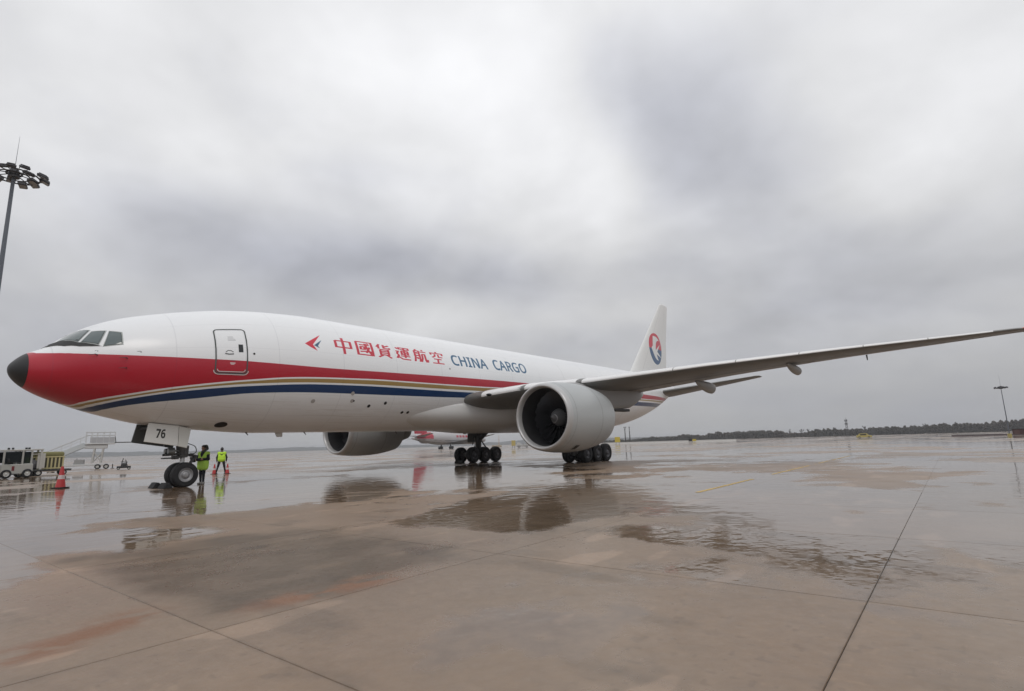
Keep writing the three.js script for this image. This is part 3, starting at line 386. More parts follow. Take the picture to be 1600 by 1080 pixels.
// ---- engines
{
  const cy = -2.68, cz = 9.61, X = 20.2;
  const lip = [], rH = 1.71; for (let k = 0; k <= 18; k++) { const a = mix(-1, 1, k / 18) * Math.PI / 2; lip.push([X + .34 * (1 - Math.cos(a)) + .0, rH + (a < 0 ? .115 * Math.sin(a) : .16 * Math.sin(a))]); }
  const cowlP = [[X + .34, 1.868], [X + .6, 1.915], [X + 1.2, 1.975], [X + 2, 2.01], [X + 3, 2.0], [X + 3.9, 1.93], [X + 4.7, 1.81], [X + 5.35, 1.68], [X + 5.36, 1.62], [X + 4.6, 1.6]];
  const duct = [[X + 1.85, 1.62], [X + 1.2, 1.585], [X + .7, 1.57], [X + .34, 1.592]];
  const core = [[X + 4.4, 1.15], [X + 5.4, 1.12], [X + 6.2, .98], [X + 6.9, .78], [X + 6.91, .72], [X + 6.3, .7]], plug = [[X + 6.2, .5], [X + 6.9, .46], [X + 7.4, .25], [X + 7.7, .03]];
  const lipMat = std([0.5, 0.5, 0.5], 0.34, 0.3), cowlMat = std([0.43, 0.45, 0.455], 0.36), ductMat = std([0.025, 0.025, 0.027], 0.5);
  const blades = []; for (let k = 0; k < 22; k++) { const a0 = k / 22 * 2 * Math.PI, P = []; for (let i = 0; i <= 8; i++) { const u = i / 8, r = mix(.5, 1.575, u), tw = mix(.5, 1.05, u), w = mix(.34, .62, Math.sin(u * 1.9)), sweep = .25 * u * u, row = []; for (let j = 0; j <= 3; j++) { const q = (j / 3 - .5) * w, x = X + 1.75 + q * Math.cos(tw) * .8 - .1 * u, a = a0 + (q * Math.sin(tw)) / r + sweep; row.push(V3(x, cy + r * Math.cos(a), cz + r * Math.sin(a))); } P.push(row); } blades.push(grid(P)); }
  const fanBack = revolve([[X + 2.3, 1.62], [X + 2.31, .02]], cy, cz, 40);
  const spin = revolve([[X + 1.05, .012], [X + 1.12, .12], [X + 1.3, .27], [X + 1.55, .43], [X + 1.8, .52], [X + 2.2, .54]], cy, cz, 32);
  const swirl = []; for (let k = 0; k <= 20; k++) { const u = k / 20, x = mix(X + 1.14, X + 1.42, u), r = mix(.14, .35, u) + .012, a = u * 4.2 + .6; swirl.push([0, 1].map((w) => V3(x + .045 * w, cy + (r + .028 * w) * Math.cos(a), cz + (r + .028 * w) * Math.sin(a)))); }
  const fanMat = std([0.035, 0.035, 0.04], 0.35, 0.5);
  const pyl = (() => { const prof = [[22.4, -.66, -.78, .08], [23.8, -.58, -1.2, .26], [25.2, -.7, -1.7, .34], [27, -.6, -2.08, .36], [28.6, -.5, -2.12, .36], [30.6, -.55, -1.97, .34], [31.6, -.6, -1.68, .3], [32.5, -.65, -1.3, .22], [33.2, -.7, -.98, .06]]; const P = prof.map(([x, t, b, w]) => Array.from({ length: 17 }, (_, j) => { const a = j / 16 * 2 * Math.PI; return V3(x, (t + b) / 2 + (t - b) / 2 * Math.sign(Math.cos(a)) * Math.pow(Math.abs(Math.cos(a)), .5), cz + w * Math.sign(Math.sin(a)) * Math.pow(Math.abs(Math.sin(a)), .6)); })); return grid(P, { closed: true, flip: true }); })();
  for (const side of [1, -1]) {
    const fx = (g) => (side > 0 ? g : mirrorZ(g)), e = jp('engine', fx(revolve(cowlP, cy, cz, 80)), cowlMat);
    part(e, 'inlet_lip', fx(revolve(lip, cy, cz, 80)), lipMat); part(e, 'inlet_duct', fx(revolve(duct, cy, cz, 80)), ductMat);
    part(e, 'fan', fx(merge([...blades, fanBack])), fanMat); const sp = part(e, 'spinner', fx(spin), std([0.17, 0.17, 0.175], 0.3)); part(sp, 'swirl_mark', fx(grid(swirl)), std([0.6, 0.6, 0.6], 0.5));
    part(e, 'core_cowl', fx(revolve(core, cy, cz, 48)), std([0.28, 0.28, 0.275], 0.45)); part(e, 'exhaust_plug', fx(revolve(plug, cy, cz, 32)), M.darkSteel);
    part(e, 'cowl_vent', fx((() => { const P = []; for (let i = 0; i <= 4; i++) { P.push([]); for (let j = 0; j <= 8; j++) { const x = mix(X + 1.5, X + 2.15, i / 4), a = mix(2.5, 2.72, j / 8); P[i].push(V3(x, cy + 2.006 * Math.cos(a), cz + 2.006 * Math.sin(a))); } } return grid(P); })()), M.darkSteel);
    for (const [x, r] of [[X + .62, 1.9175], [X + 3.3, 1.979]]) part(e, 'cowl_seam', fx(revolve([[x, r + .003], [x + .022, r + .003]], cy, cz, 64)), std([.16, .16, .16], .6));
    const strake = grid([[V3(X + 1.0, cy + 1.62, cz - 1.1), V3(X + 1.0, cy + 1.64, cz - 1.13)], [V3(X + 2.6, cy + 1.62, cz - 1.16), V3(X + 2.4, cy + 1.95, cz - 1.5)]]); part(e, 'strake', fx(strake), cowlMat);
    part(e, 'pylon', fx(pyl), std([0.36, 0.36, 0.36], 0.45)); part(e, 'heat_shield', fx(box(2.2, .18, .5, 29.4, -2.13, cz, .06)), M.darkSteel);
  }
}
// ---- landing gear
function tyreGeo(R, w) { const p = []; for (let k = 0; k <= 18; k++) { const a = mix(-1, 1, k / 18) * Math.PI * .5, e = Math.sign(Math.sin(a)) * Math.pow(Math.abs(Math.sin(a)), .62), q = Math.pow(Math.abs(Math.cos(a)), .42); p.push(new THREE.Vector2(R * .56 + R * .44 * q, e * w / 2)); } const g = new THREE.LatheGeometry(p, 40); g.rotateX(Math.PI / 2); return g; }
function rimGeo(R, w) { const p = [[R * .57, w * .40], [R * .55, w * .46], [R * .50, w * .45], [R * .47, w * .30], [R * .36, w * .26], [R * .28, w * .3], [R * .24, w * .44], [R * .16, w * .5], [0.001, w * .5]].map((q) => new THREE.Vector2(...q)); const a = new THREE.LatheGeometry(p.reverse(), 32); a.rotateX(Math.PI / 2); const b = a.clone(); b.rotateY(Math.PI); return merge([a, b]); }
function wheel(s, z, R, w, rimMat) { const o = part(jet, 'wheel', tyreGeo(R, w), M.rubber, [OFF[0] + s, OFF[1] + groundY(s) + R - .012, z]); part(o, 'rim', rimGeo(R, w), rimMat); return o; }
{
  const s = 5.89, g = groundY(s), A = (x, y, z) => [s + x, g + y, z];   // x behind the strut, y above the ground
  for (const z of [.33, -.33]) wheel(s, z, .545, .40, std([0.34, 0.34, 0.35], 0.4, 0.5));
  const strut = jp('nose_gear', [bar(A(-.06, 2.6, 0), A(0, 1.28, 0), .22, .18, 16), bar(A(-.02, 1.8, 0), A(0, 1.3, 0), .26, .22, 16), bar(A(-.35, 2.3, 0), A(0, 1.7, 0), .14, .2, 12), bar(A(0, 1.06, .0), A(0, .5, 0), .1, .1, 14), bar(A(0, .54, -.5), A(0, .54, .5), .07, .07, 10), bar(A(-.1, 2.0, 0), A(-1.1, 2.75, 0), .06, .06), bar(A(-.04, 2.3, .25), A(-.04, 2.3, -.25), .1, .1), bar(A(.02, 1.5, .3), A(.02, 1.5, -.3), .07, .07)], std([.085, .085, .085], .5));
  part(strut, 'oleo_piston', bar(A(0, 1.32, 0), A(0, .85, 0), .095, .095, 14), std([.5, .5, .5], .25, .7));
  part(strut, 'torque_link', [bar(A(.08, 1.42, 0), A(.55, 1.33, 0), .05, .06), bar(A(.58, 1.36, .07), A(.12, .72, .05), .045, .05), bar(A(.58, 1.36, -.07), A(.12, .72, -.05), .045, .05), bar(A(.3, 1.38, .1), A(.45, 1.38, -.1), .08, .08)], M.darkSteel);
  part(strut, 'steering_actuator', [bar(A(-.12, 1.45, .16), A(-.75, 1.42, .14), .05, .05), bar(A(-.12, 1.45, -.16), A(-.75, 1.42, -.14), .05, .05), box(.2, .16, .36, s - .3, g + 1.3, 0), box(.5, .06, .4, s - .55, g + 1.28, 0)], M.darkSteel);
  for (const z of [.17, -.17]) { const L = cyl(.16, .11, .24, s - .55, g + 1.58, z * 1.1, 16, 'x'); part(strut, 'taxi_light', [L, bar(A(-.42, 1.62, z), A(-.1, 1.55, z * .6), .03, .03)], std([0.2, 0.21, 0.21], 0.3, 0.4)); }
  part(strut, 'hose', (() => { const c = new THREE.CatmullRomCurve3([V3(...A(.15, 1.9, .12)), V3(...A(.45, 1.75, .14)), V3(...A(.52, 1.5, .1)), V3(...A(.3, 1.4, .08))]); return new THREE.TubeGeometry(c, 16, .018, 6); })(), M.black);
  // gear doors; the left one carries the number
  const cv = document.createElement('canvas'); cv.width = 512; cv.height = 256; const c = cv.getContext('2d'); c.fillStyle = '#dcdcd8'; c.fillRect(0, 0, 512, 256); for (let i = 0; i < 120; i++) { c.fillStyle = `rgba(90,74,52,${rr(.01, .05)})`; c.fillRect(rr(0, 512), rr(0, 256), rr(10, 90), rr(1, 5)); }
  c.save(); c.translate(232, 165); c.transform(1, .06, -.12, 1, 0, 0); c.font = 'bold 134px sans-serif'; c.textAlign = 'center'; c.fillStyle = '#26231f'; c.lineWidth = 4; c.strokeStyle = '#26231f'; c.fillText('76', 0, 0); c.strokeText('76', 0, 0); c.restore();
  const t = new THREE.CanvasTexture(cv); t.colorSpace = THREE.SRGBColorSpace; t.magFilter = t.minFilter = THREE.LinearFilter;
  const plate = (q, z0, z1, th, uv) => { // a panel with thickness: corners (s, y) top-front, top-rear, bottom-rear, bottom-front
    const sh = new THREE.Shape(q.map(([a, b]) => new THREE.Vector2(a, b))), gg = new THREE.ExtrudeGeometry(sh, { depth: th, bevelEnabled: true, bevelSize: .012, bevelThickness: .012, bevelSegments: 1 }), p = gg.attributes.position, u = gg.attributes.uv; const x0 = Math.min(...q.map((k) => k[0])), x1 = Math.max(...q.map((k) => k[0])), y0 = Math.min(...q.map((k) => k[1])), y1 = Math.max(...q.map((k) => k[1]));
    for (let i = 0; i < p.count; i++) { u.setXY(i, (p.getX(i) - x0) / (x1 - x0), (p.getY(i) - y0) / (y1 - y0)); const k = clamp((y1 - p.getY(i)) / (y1 - y0)); p.setZ(i, p.getZ(i) + mix(z0, z1, k)); } gg.computeVertexNormals(); return gg;
  };
  const dm = std([1, 1, 1], .4, 0, { map: t }), q1 = [[4.24, -2.66], [5.38, -2.78], [5.36, -3.63], [4.1, -3.42]], q2 = [[5.42, -2.8], [5.88, -2.9], [5.74, -3.73], [5.4, -3.64]];
  jp('nose_gear_door', plate(q1, .66, .74, .05), dm); jp('nose_gear_door', plate(q2, .66, .74, .05), std([.62, .62, .58], .45));
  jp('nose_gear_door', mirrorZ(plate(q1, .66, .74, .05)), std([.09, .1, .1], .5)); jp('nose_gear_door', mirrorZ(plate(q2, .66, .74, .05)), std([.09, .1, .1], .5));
  jp('gear_bay', box(1.5, .1, 1.1, 5.05, -2.86, 0), std([.03, .03, .03], .8));
}
for (const side of [1, -1]) {
  const s = 31.77, z0 = 5.49 * side, g = groundY(s), A = (x, y, z) => [s + x, g + y, z0 + z * side];
  const rim = std([0.10, 0.10, 0.11], 0.45, 0.4);
  for (const dx of [-1.46, 0, 1.46]) for (const dz of [.70, -.70]) wheel(s + dx, z0 + dz, .66, .52, rim);
  const gear = jp('main_gear', [bar(A(0, .75, 0), A(.0, 2.4, -.05), .24, .28, 16), bar(A(0, 2.1, -.05), A(-.05, 4.2, -.2), .36, .5, 16), bar(A(-1.75, .66, 0), A(1.75, .66, 0), .17, .17, 12), ...[-1.46, 0, 1.46].map((d) => bar(A(d, .66, -.95), A(d, .66, .95), .1, .1, 10)), bar(A(-.1, 2.5, -.2), A(-2.2, 3.9, -1.2), .2, .24), bar(A(.1, 2.3, -.2), A(1.6, 3.9, -2.2), .18, .2), bar(A(.0, 2.0, -.3), A(.0, 3.6, -2.4), .18, .22), bar(A(.4, 2.4, .1), A(.7, 3.4, .0), .14, .2), bar(A(.25, 2.0, 0), A(1.0, 1.25, 0), .06, .06), bar(A(1.0, 1.25, 0), A(.25, .8, 0), .06, .06), bar(A(-.5, 1.5, .2), A(-.2, 2.7, .2), .05, .05)], std([.07, .068, .065], .5));
  part(gear, 'oleo_piston', bar(A(0, .8, 0), A(0, 1.7, 0), .15, .15, 14), M.steel);
  part(gear, 'brake_rod', [bar(A(-1.4, .45, .25), A(0, .45, .25), .035, .035), bar(A(0, .45, .25), A(1.4, .45, .25), .035, .035)], M.darkSteel);
  const d = box(1.5, 2.1, .07, s - .1, g + 2.75, z0 + .45 * side, .03); jp('main_gear_door', d, std([.2, .2, .19], .5));
  jp('hydraulic_line', (() => { const c = new THREE.CatmullRomCurve3([V3(...A(.22, 3.6, .1)), V3(...A(.36, 2.7, .15)), V3(...A(.3, 1.8, .12)), V3(...A(.6, 1.0, .1))]); return new THREE.TubeGeometry(c, 20, .025, 6); })(), M.black);
}
// ------------------------------------------------------------------ ground crew
// one continuous skin from a skeleton of tapered capsules, meshed on a grid
function skinMesh(bones, cell, k = 0.03) {
  const lo = V3(1e9, 1e9, 1e9), hi = V3(-1e9, -1e9, -1e9);
  for (const b of bones) for (const [p, r] of [[b[0], b[2]], [b[1], b[3]]]) for (let q = 0; q < 3; q++) { lo.setComponent(q, Math.min(lo.getComponent(q), p[q] - r - 3 * cell)); hi.setComponent(q, Math.max(hi.getComponent(q), p[q] + r + 3 * cell)); }
  const size = Math.max(hi.x - lo.x, hi.y - lo.y, hi.z - lo.z), c = lo.clone().add(hi).multiplyScalar(.5), res = Math.min(150, Math.max(16, Math.ceil(size / cell)));
  const mc = new MarchingCubes(res, new THREE.MeshBasicMaterial(), false, false, 90000); mc.isolation = 0; const f = mc.field, h = size / 2;
  const B = bones.map(([a, b, ra, rb, sz = 1]) => ({ a, d: [b[0] - a[0], b[1] - a[1], b[2] - a[2]], ra, rb, sz })); for (const b of B) b.l = b.d[0] ** 2 + b.d[1] ** 2 + b.d[2] ** 2 || 1e-9;
  for (let z = 0; z < res; z++) for (let y = 0; y < res; y++) for (let x = 0; x < res; x++) {
    const px = c.x + (x - res / 2) / (res / 2) * h, py = c.y + (y - res / 2) / (res / 2) * h, pz = c.z + (z - res / 2) / (res / 2) * h; let m = 1e9;
    for (const b of B) { const ax = px - b.a[0], ay = py - b.a[1], az = (pz - b.a[2]); let t = (ax * b.d[0] + ay * b.d[1] + az * b.d[2]) / b.l; t = t < 0 ? 0 : t > 1 ? 1 : t; const d = Math.hypot(ax - t * b.d[0], ay - t * b.d[1], (az - t * b.d[2]) * b.sz) - (b.ra + (b.rb - b.ra) * t); if (m > 1e8) m = d; else { const q = Math.max(k - Math.abs(d - m), 0) / k; m = Math.min(d, m) - q * q * k * .25; } }
    f[x + y * res + z * res * res] = -m;
  }
  mc.update(); const n = mc.count, g = new THREE.BufferGeometry(), P = new Float32Array(mc.positionArray.slice(0, n * 3)), N = new Float32Array(mc.normalArray.slice(0, n * 3));
  for (let i = 0; i < n; i++) for (let q = 0; q < 3; q++) P[i * 3 + q] = P[i * 3 + q] * h + c.getComponent(q);
  g.setAttribute('position', new THREE.BufferAttribute(P, 3)); g.setAttribute('normal', new THREE.BufferAttribute(N, 3)); return g;
}
function handBones(w, dir, up) { // wrist, direction of the fingers, back of the hand
  const W = V3(...w), D = V3(...dir).normalize(), U = V3(...up).normalize(), S = D.clone().cross(U).normalize(), at = (d, s, u) => W.clone().addScaledVector(D, d).addScaledVector(S, s).addScaledVector(U, u).toArray(), o = [];
  for (const s of [-.025, 0, .025]) o.push([at(.0, s * .6, 0), at(.085, s, 0), .021, .017]);
  [[-.033, .068], [-.011, .08], [.011, .076], [.032, .058]].forEach(([s, l]) => { o.push([at(.08, s, 0), at(.08 + l * .5, s * 1.05, -.012), .0095, .009]); o.push([at(.08 + l * .5, s * 1.05, -.012), at(.08 + l * .85, s * 1.02, -.04), .009, .008]); });
  o.push([at(.025, -.035, -.005), at(.06, -.066, -.02), .012, .010], [at(.06, -.066, -.02), at(.09, -.062, -.035), .010, .009]); return o;
}
const hiVis = (r, g, b) => std([r, g, b], 0.8), reflective = std([0.5, 0.52, 0.5], 0.35), cloth = std([0.016, 0.018, 0.024], 0.9), hair = std([0.012, 0.011, 0.011], 0.6), flesh = std([0.42, 0.25, 0.18], 0.55), shoe = std([0.34, 0.33, 0.31], 0.7), knit = std([0.08, 0.085, 0.08], 0.95);
function headParts(p, c, turnY, withHood, tilt = 0) {
  const h = new THREE.Object3D(); h.position.set(...c); h.rotation.set(tilt, turnY, 0, 'YXZ'); h.updateMatrix(); const X = (g) => { g.applyMatrix4(h.matrix); return g; };
  const head = X(skinMesh([[[0, .03, -.012], [0, .04, .0], .094, .094, .95], [[0, -.05, .03], [0, -.085, .055], .062, .045], [[0, -.12, -.03], [0, -.2, -.04], .055, .06], [[0, .012, .09], [0, -.018, .112], .012, .016], [[-.09, .0, -.01], [-.095, -.03, -.012], .018, .012], [[.09, .0, -.01], [.095, -.03, -.012], .018, .012], [[-.022, -.062, .078], [.022, -.062, .078], .011, .011], [[-.05, .035, .075], [-.015, .033, .088], .012, .012], [[.015, .033, .088], [.05, .035, .075], .012, .012]], .011, .02));
  part(p, 'head', head, flesh);
  for (const s of [-1, 1]) { const e = new THREE.SphereGeometry(.011, 8, 6); e.scale(1.3, .8, .6); e.translate(.034 * s, .012, .088); part(p, 'eye', X(e), M.black); }
  part(p, 'hair', X(skinMesh([[[0, .062, -.03], [0, .07, -.0], .098, .09], [[0, .02, -.06], [0, -.05, -.06], .085, .07], [[-.07, .05, .02], [-.088, -.01, -.01], .03, .02], [[.07, .05, .02], [.088, -.01, -.01], .03, .02], [[-.04, .095, .055], [.045, .1, .05], .035, .035]], .014, .02)), hair);
  if (withHood) part(p, 'hood', X(skinMesh([[[0, .07, -.10], [0, -.02, -.13], .10, .10], [[-.08, -.02, -.08], [-.08, -.13, -.02], .05, .05], [[.08, -.02, -.08], [.08, -.13, -.02], .05, .05], [[-.07, -.15, .02], [.07, -.15, .02], .05, .05]], .016, .03)), knit);
}
{
  // standing, arms folded across the front, looking towards the nose wheel side
  const pos = [7.3, 0, -1.15], p = thing('person', 'person standing by the nose wheel in long yellow-green vest, dark sleeves folded across the front', 'person', pos, facing(pos) - 0.62);
  const legs = [[[-.09, .95, 0], [-.085, .52, .015], .098, .068], [[-.085, .52, .015], [-.075, .1, -.015], .066, .048], [[.09, .95, 0], [.08, .52, .02], .098, .068], [[.08, .52, .02], [.065, .1, -.01], .066, .048], [[-.08, .98, 0], [.08, .98, 0], .12, .12], [[0, 1.0, 0], [0, 1.4, -.01], .14, .15], [[-.15, 1.43, -.02], [.15, 1.43, -.02], .075, .075], [[-.21, 1.42, -.02], [-.28, 1.16, .04], .075, .07], [[-.27, 1.16, .04], [.06, 1.17, .29], .07, .06], [[.21, 1.42, -.02], [.28, 1.17, .04], .075, .07], [[.27, 1.17, .04], [-.08, 1.15, .31], .07, .06], [[0, 1.42, -.02], [0, 1.56, .0], .06, .055]];
  part(p, 'body', skinMesh(legs, .015, .04), cloth);
  part(p, 'safety_vest', skinMesh([[[-.10, .80, .0], [.10, .80, .0], .165, .165, 1.1], [[-.09, .93, .0], [.09, .93, .0], .18, .18, 1.15], [[-.08, 1.05, 0], [.08, 1.05, 0], .185, .185, 1.15], [[-.09, 1.34, -.01], [.09, 1.34, -.01], .135, .135], [[-.21, 1.43, -.02], [.21, 1.43, -.02], .095, .095], [[-.1, 1.2, .0], [.1, 1.2, 0], .15, .15]], .016, .06), hiVis(.52, .84, .12));
  part(p, 'hand', skinMesh(handBones([.06, 1.17, .29], [.85, 0, .35], [0, .3, 1]), .006, .012), flesh); part(p, 'hand', skinMesh(handBones([-.08, 1.15, .31], [-.85, 0, .35], [0, .3, 1]), .006, .012), flesh);
  for (const s of [-1, 1]) part(p, 'shoe', skinMesh([[[.07 * s, .05, -.04], [.085 * s, .04, .15], .05, .04], [[.07 * s, .09, -.02], [.07 * s, .05, .02], .05, .05]], .012, .02), shoe);
  headParts(p, [0, 1.68, .01], -.35, true);
  const bag = thing('tool_pouch', 'small dark pouch held in the arms of the person by the nose wheel', 'pouch', [pos[0], 0, pos[2]], facing(pos) - 0.62); part(bag, 'pouch', box(.24, .26, .14, -.28, 1.16, .34, .05), std([.03, .03, .032], .8)); part(bag, 'flap', box(.23, .09, .02, -.28, 1.24, .415, .008), std([.05, .05, .05], .7));
}
{
  // seen from behind, legs apart, leaning forward
  const pos = [13.3, 0, -12.7], p = thing('person', 'person seen from behind in bright yellow-green vest, legs apart between two cones', 'person', pos, facing(pos) + Math.PI - .1);
  const b = [[[-.1, .95, 0], [-.19, .52, .03], .1, .07], [[-.19, .52, .03], [-.27, .1, -.03], .066, .048], [[.1, .95, 0], [.2, .52, .05], .1, .07], [[.2, .52, .05], [.29, .1, .0], .066, .048], [[-.08, .99, 0], [.08, .99, 0], .125, .125], [[0, 1.02, .0], [.02, 1.38, .13], .145, .15], [[-.14, 1.42, .14], [.18, 1.42, .14], .075, .075], [[-.19, 1.4, .14], [-.29, 1.12, .16], .064, .055], [[-.29, 1.12, .16], [-.27, .88, .24], .054, .042], [[.22, 1.4, .14], [.31, 1.12, .14], .064, .055], [[.31, 1.12, .14], [.30, .86, .2], .054, .042], [[.02, 1.42, .15], [.03, 1.54, .2], .06, .055]];
  part(p, 'body', skinMesh(b, .016, .04), cloth);
  part(p, 'safety_vest', skinMesh([[[-.07, .98, .0], [.07, .98, .0], .175, .175, 1.1], [[-.07, 1.15, .05], [.08, 1.15, .05], .165, .165], [[-.09, 1.34, .12], [.13, 1.34, .12], .14, .14], [[-.18, 1.42, .14], [.21, 1.42, .14], .085, .085]], .017, .06), hiVis(.50, .80, .05));
  part(p, 'vest_hood', skinMesh([[[-.08, 1.42, .02], [.1, 1.42, .02], .06, .06], [[0.01, 1.36, -.0], [0.01, 1.3, -.0], .07, .04]], .016, .04), hiVis(.55, .85, .08));
  for (const s of [-1, 1]) { part(p, 'hand', skinMesh(handBones([s < 0 ? -.27 : .30, .87, s < 0 ? .24 : .2], [0, -1, .15], [s, 0, .1]), .006, .012), flesh); part(p, 'shoe', skinMesh([[[.28 * s, .05, -.05], [.3 * s, .04, .14], .05, .04], [[.28 * s, .09, -.03], [.28 * s, .05, .02], .05, .05]], .012, .02), M.black); }
  headParts(p, [.03, 1.65, .22], .15, false, .25);
}
// ------------------------------------------------------------------ cones and chocks
function cone(h, label, pos, turn) {
  const o = thing('traffic_cone', label, 'cone', pos, turn, 'traffic cones on the apron'), r = (y) => mix(.2, .05, (y - .05) / .95) * h;
  const seg = (a, b, m, n) => part(o, n, (() => { const g = new THREE.CylinderGeometry(r(b), r(a), (b - a) * h, 24, 1, b < .99); g.translate(0, (a + b) / 2 * h, 0); return g; })(), m);
  const red = std([.52, .05, .055], .5); part(o, 'base', box(.50 * h, .05 * h, .50 * h, 0, .028 * h, 0, .015), M.rubber); seg(.05, .42, red, 'cone_body'); seg(.42, .60, std([.62, .55, .55], .3), 'reflective_band'); seg(.60, 1.0, red, 'cone_body'); return o;
}
cone(1.02, 'tall red traffic cone with pale band alone on the wet apron at far left', [3.15, 0, -6.5], .5);
cone(.68, 'brownish red cone left of the person seen from behind', [12.95, 0, -12.9], .2); cone(.68, 'bright red cone right of the person seen from behind', [13.62, 0, -12.45], .7);
function chock(label, pos, turn, group, len = .8) { const sh = new THREE.Shape([[-.17, 0], [.17, 0], [.05, .19], [-.05, .19]].map((p) => new THREE.Vector2(...p))), g = new THREE.ExtrudeGeometry(sh, { depth: len, bevelEnabled: true, bevelSize: .03, bevelThickness: .03, bevelSegments: 2 }); g.translate(0, .02, -len / 2); const o = thing('wheel_chock', label, 'chock', pos, turn, group); part(o, 'block', g, M.rubber); part(o, 'rope', [bar([0, .19, -.25], [0, .24, 0], .012), bar([0, .24, 0], [0, .19, .25], .012)], std([.1, .09, .07], .9)); }
chock('black rubber chock in front of the near nose wheel', [5.2, 0, .34], .06, 'wheel chocks', .5);
chock('black rubber chock in front of the far nose wheel, showing left of the wheels', [5.12, 0, -.52], -.12, 'wheel chocks', .75);
chock('black rubber chock behind the last main wheels on the near side', [34.08, 0, 5.5], -.04, 'wheel chocks');
chock('black rubber chock before the first main wheels on the far side', [29.45, 0, -5.5], .05, 'wheel chocks');
// ------------------------------------------------------------------ floodlight masts
function mast(label, pos, H, headR, nLamp, lampS, turn = 0) {
  const o = thing('floodlight_mast', label, 'light mast', pos, turn, 'floodlight masts'); const pm = std([.13, .145, .17], .5, .3), dk = std([.035, .035, .042], .55);
  part(o, 'pole', bar([0, .6, 0], [0, H, 0], H * .0085 + .02, H * .0042 + .01, 16), pm); part(o, 'base', [cyl(.35, .4, .6, 0, .3, 0, 12)], std([.4, .33, .1], .7)); part(o, 'lightning_rod', bar([0, H, 0], [.03, H + 2.6, 0], .02, .008, 6), pm);
  const ring = (R, y, r) => { const g = new THREE.TorusGeometry(R, r, 8, 48); g.rotateX(Math.PI / 2); g.translate(0, y, 0); return g; };
  part(o, 'lamp_ring', [ring(headR, H - .45, .05), ring(headR * .62, H - .45, .04), ring(headR * .3, H - .3, .06), cyl(.26, .34, .6, 0, H - .3, 0, 14), ...Array.from({ length: 8 }, (_, k) => { const a = k / 8 * 2 * Math.PI; return bar([.2 * Math.cos(a), H - .3, .2 * Math.sin(a)], [headR * Math.cos(a), H - .45, headR * Math.sin(a)], .035, .03, 6); })], dk);
  const lamp = merge([box(.62 * lampS, .17 * lampS, .5 * lampS, .22 * lampS, .12, 0, .06), box(.5 * lampS, .1, .4 * lampS, .22 * lampS, .12 + .11 * lampS, 0, .03), bar([0, -.05, -.2 * lampS], [.2 * lampS, .1, -.24 * lampS], .025, .025, 6), bar([0, -.05, .2 * lampS], [.2 * lampS, .1, .24 * lampS], .025, .025, 6)]), face = box(.56 * lampS, .02, .44 * lampS, .22 * lampS, .12 - .09 * lampS, 0, .006);
  for (let k = 0; k < nLamp; k++) { const a = (k + .35) / nLamp * 2 * Math.PI, q = k % 3 === 2 ? headR * .62 : headR; const l = part(o, 'floodlight', lamp, dk, [q * Math.cos(a), H - .42 + .1 * (k % 2), q * Math.sin(a)], [0, -a, -.42]); part(l, 'lens', face, std([.3, .31, .32], .2)); }
  return o;
}
mast('tall dark floodlight mast with a ring of lamps, cut by the left edge', polar(-82.45, 50), 21.6, 1.42, 15, 1.0);
mast('small distant floodlight mast standing in front of the tree belt at far right', polar(3.4, 163), 11.0, .8, 12, .8, .3);
for (const [az, lab] of [[-26.95, 'left one of two slim lamp posts beside the tree belt, just right of the engine'], [-26.5, 'right one of two slim lamp posts beside the tree belt, just right of the engine']]) { const o = thing('lamp_post', lab, 'lamp post', polar(az, 300), rr(0, 1), 'twin lamp posts'); part(o, 'pole', bar([0, 0, 0], [0, 6.5, 0], .3, .22, 8), M.darkSteel); part(o, 'lamp_arm', [bar([0, 6.4, 0], [1.1, 8.4, 0], .16, .12, 6), bar([0, 6.4, 0], [-1.1, 8.4, 0], .16, .12, 6)], M.darkSteel); part(o, 'lamp_head', [box(.9, .3, .5, 1.2, 8.5, 0), box(.9, .3, .5, -1.2, 8.5, 0)], M.darkSteel); }
{ const o = thing('telecom_tower', 'lattice telecom tower rising from the trees at right centre', 'tower', polar(-7.3, 620)); const H = 15.8, L = []; for (const [a, b] of [[1, 1], [1, -1], [-1, 1], [-1, -1]]) L.push(bar([a * 1.0, 0, b * 1.0], [a * .45, H, b * .45], .16, .12, 5)); for (let y = 1; y < H - 1; y += 2) for (const s of [1, -1]) L.push(bar([-1 + y * .035, y, s * (1 - y * .035)], [1 - y * .035, y + 2, s * (1 - y * .035)], .09, .09, 4), bar([s * (1 - y * .035), y, -1 + y * .035], [s * (1 - y * .035), y + 2, 1 - y * .035], .09, .09, 4)); part(o, 'lattice', L, M.darkSteel); for (const y of [11.4, 14.4]) part(o, 'antenna_panel', [0, 1, 2].map((k) => box(.9, 1.7, .5, 1.1 * Math.cos(k * 2.1), y, 1.1 * Math.sin(k * 2.1))), std([.14, .14, .145], .6)); part(o, 'spire', bar([0, H, 0], [0, H + 2.6, 0], .1, .04, 5), M.darkSteel); }

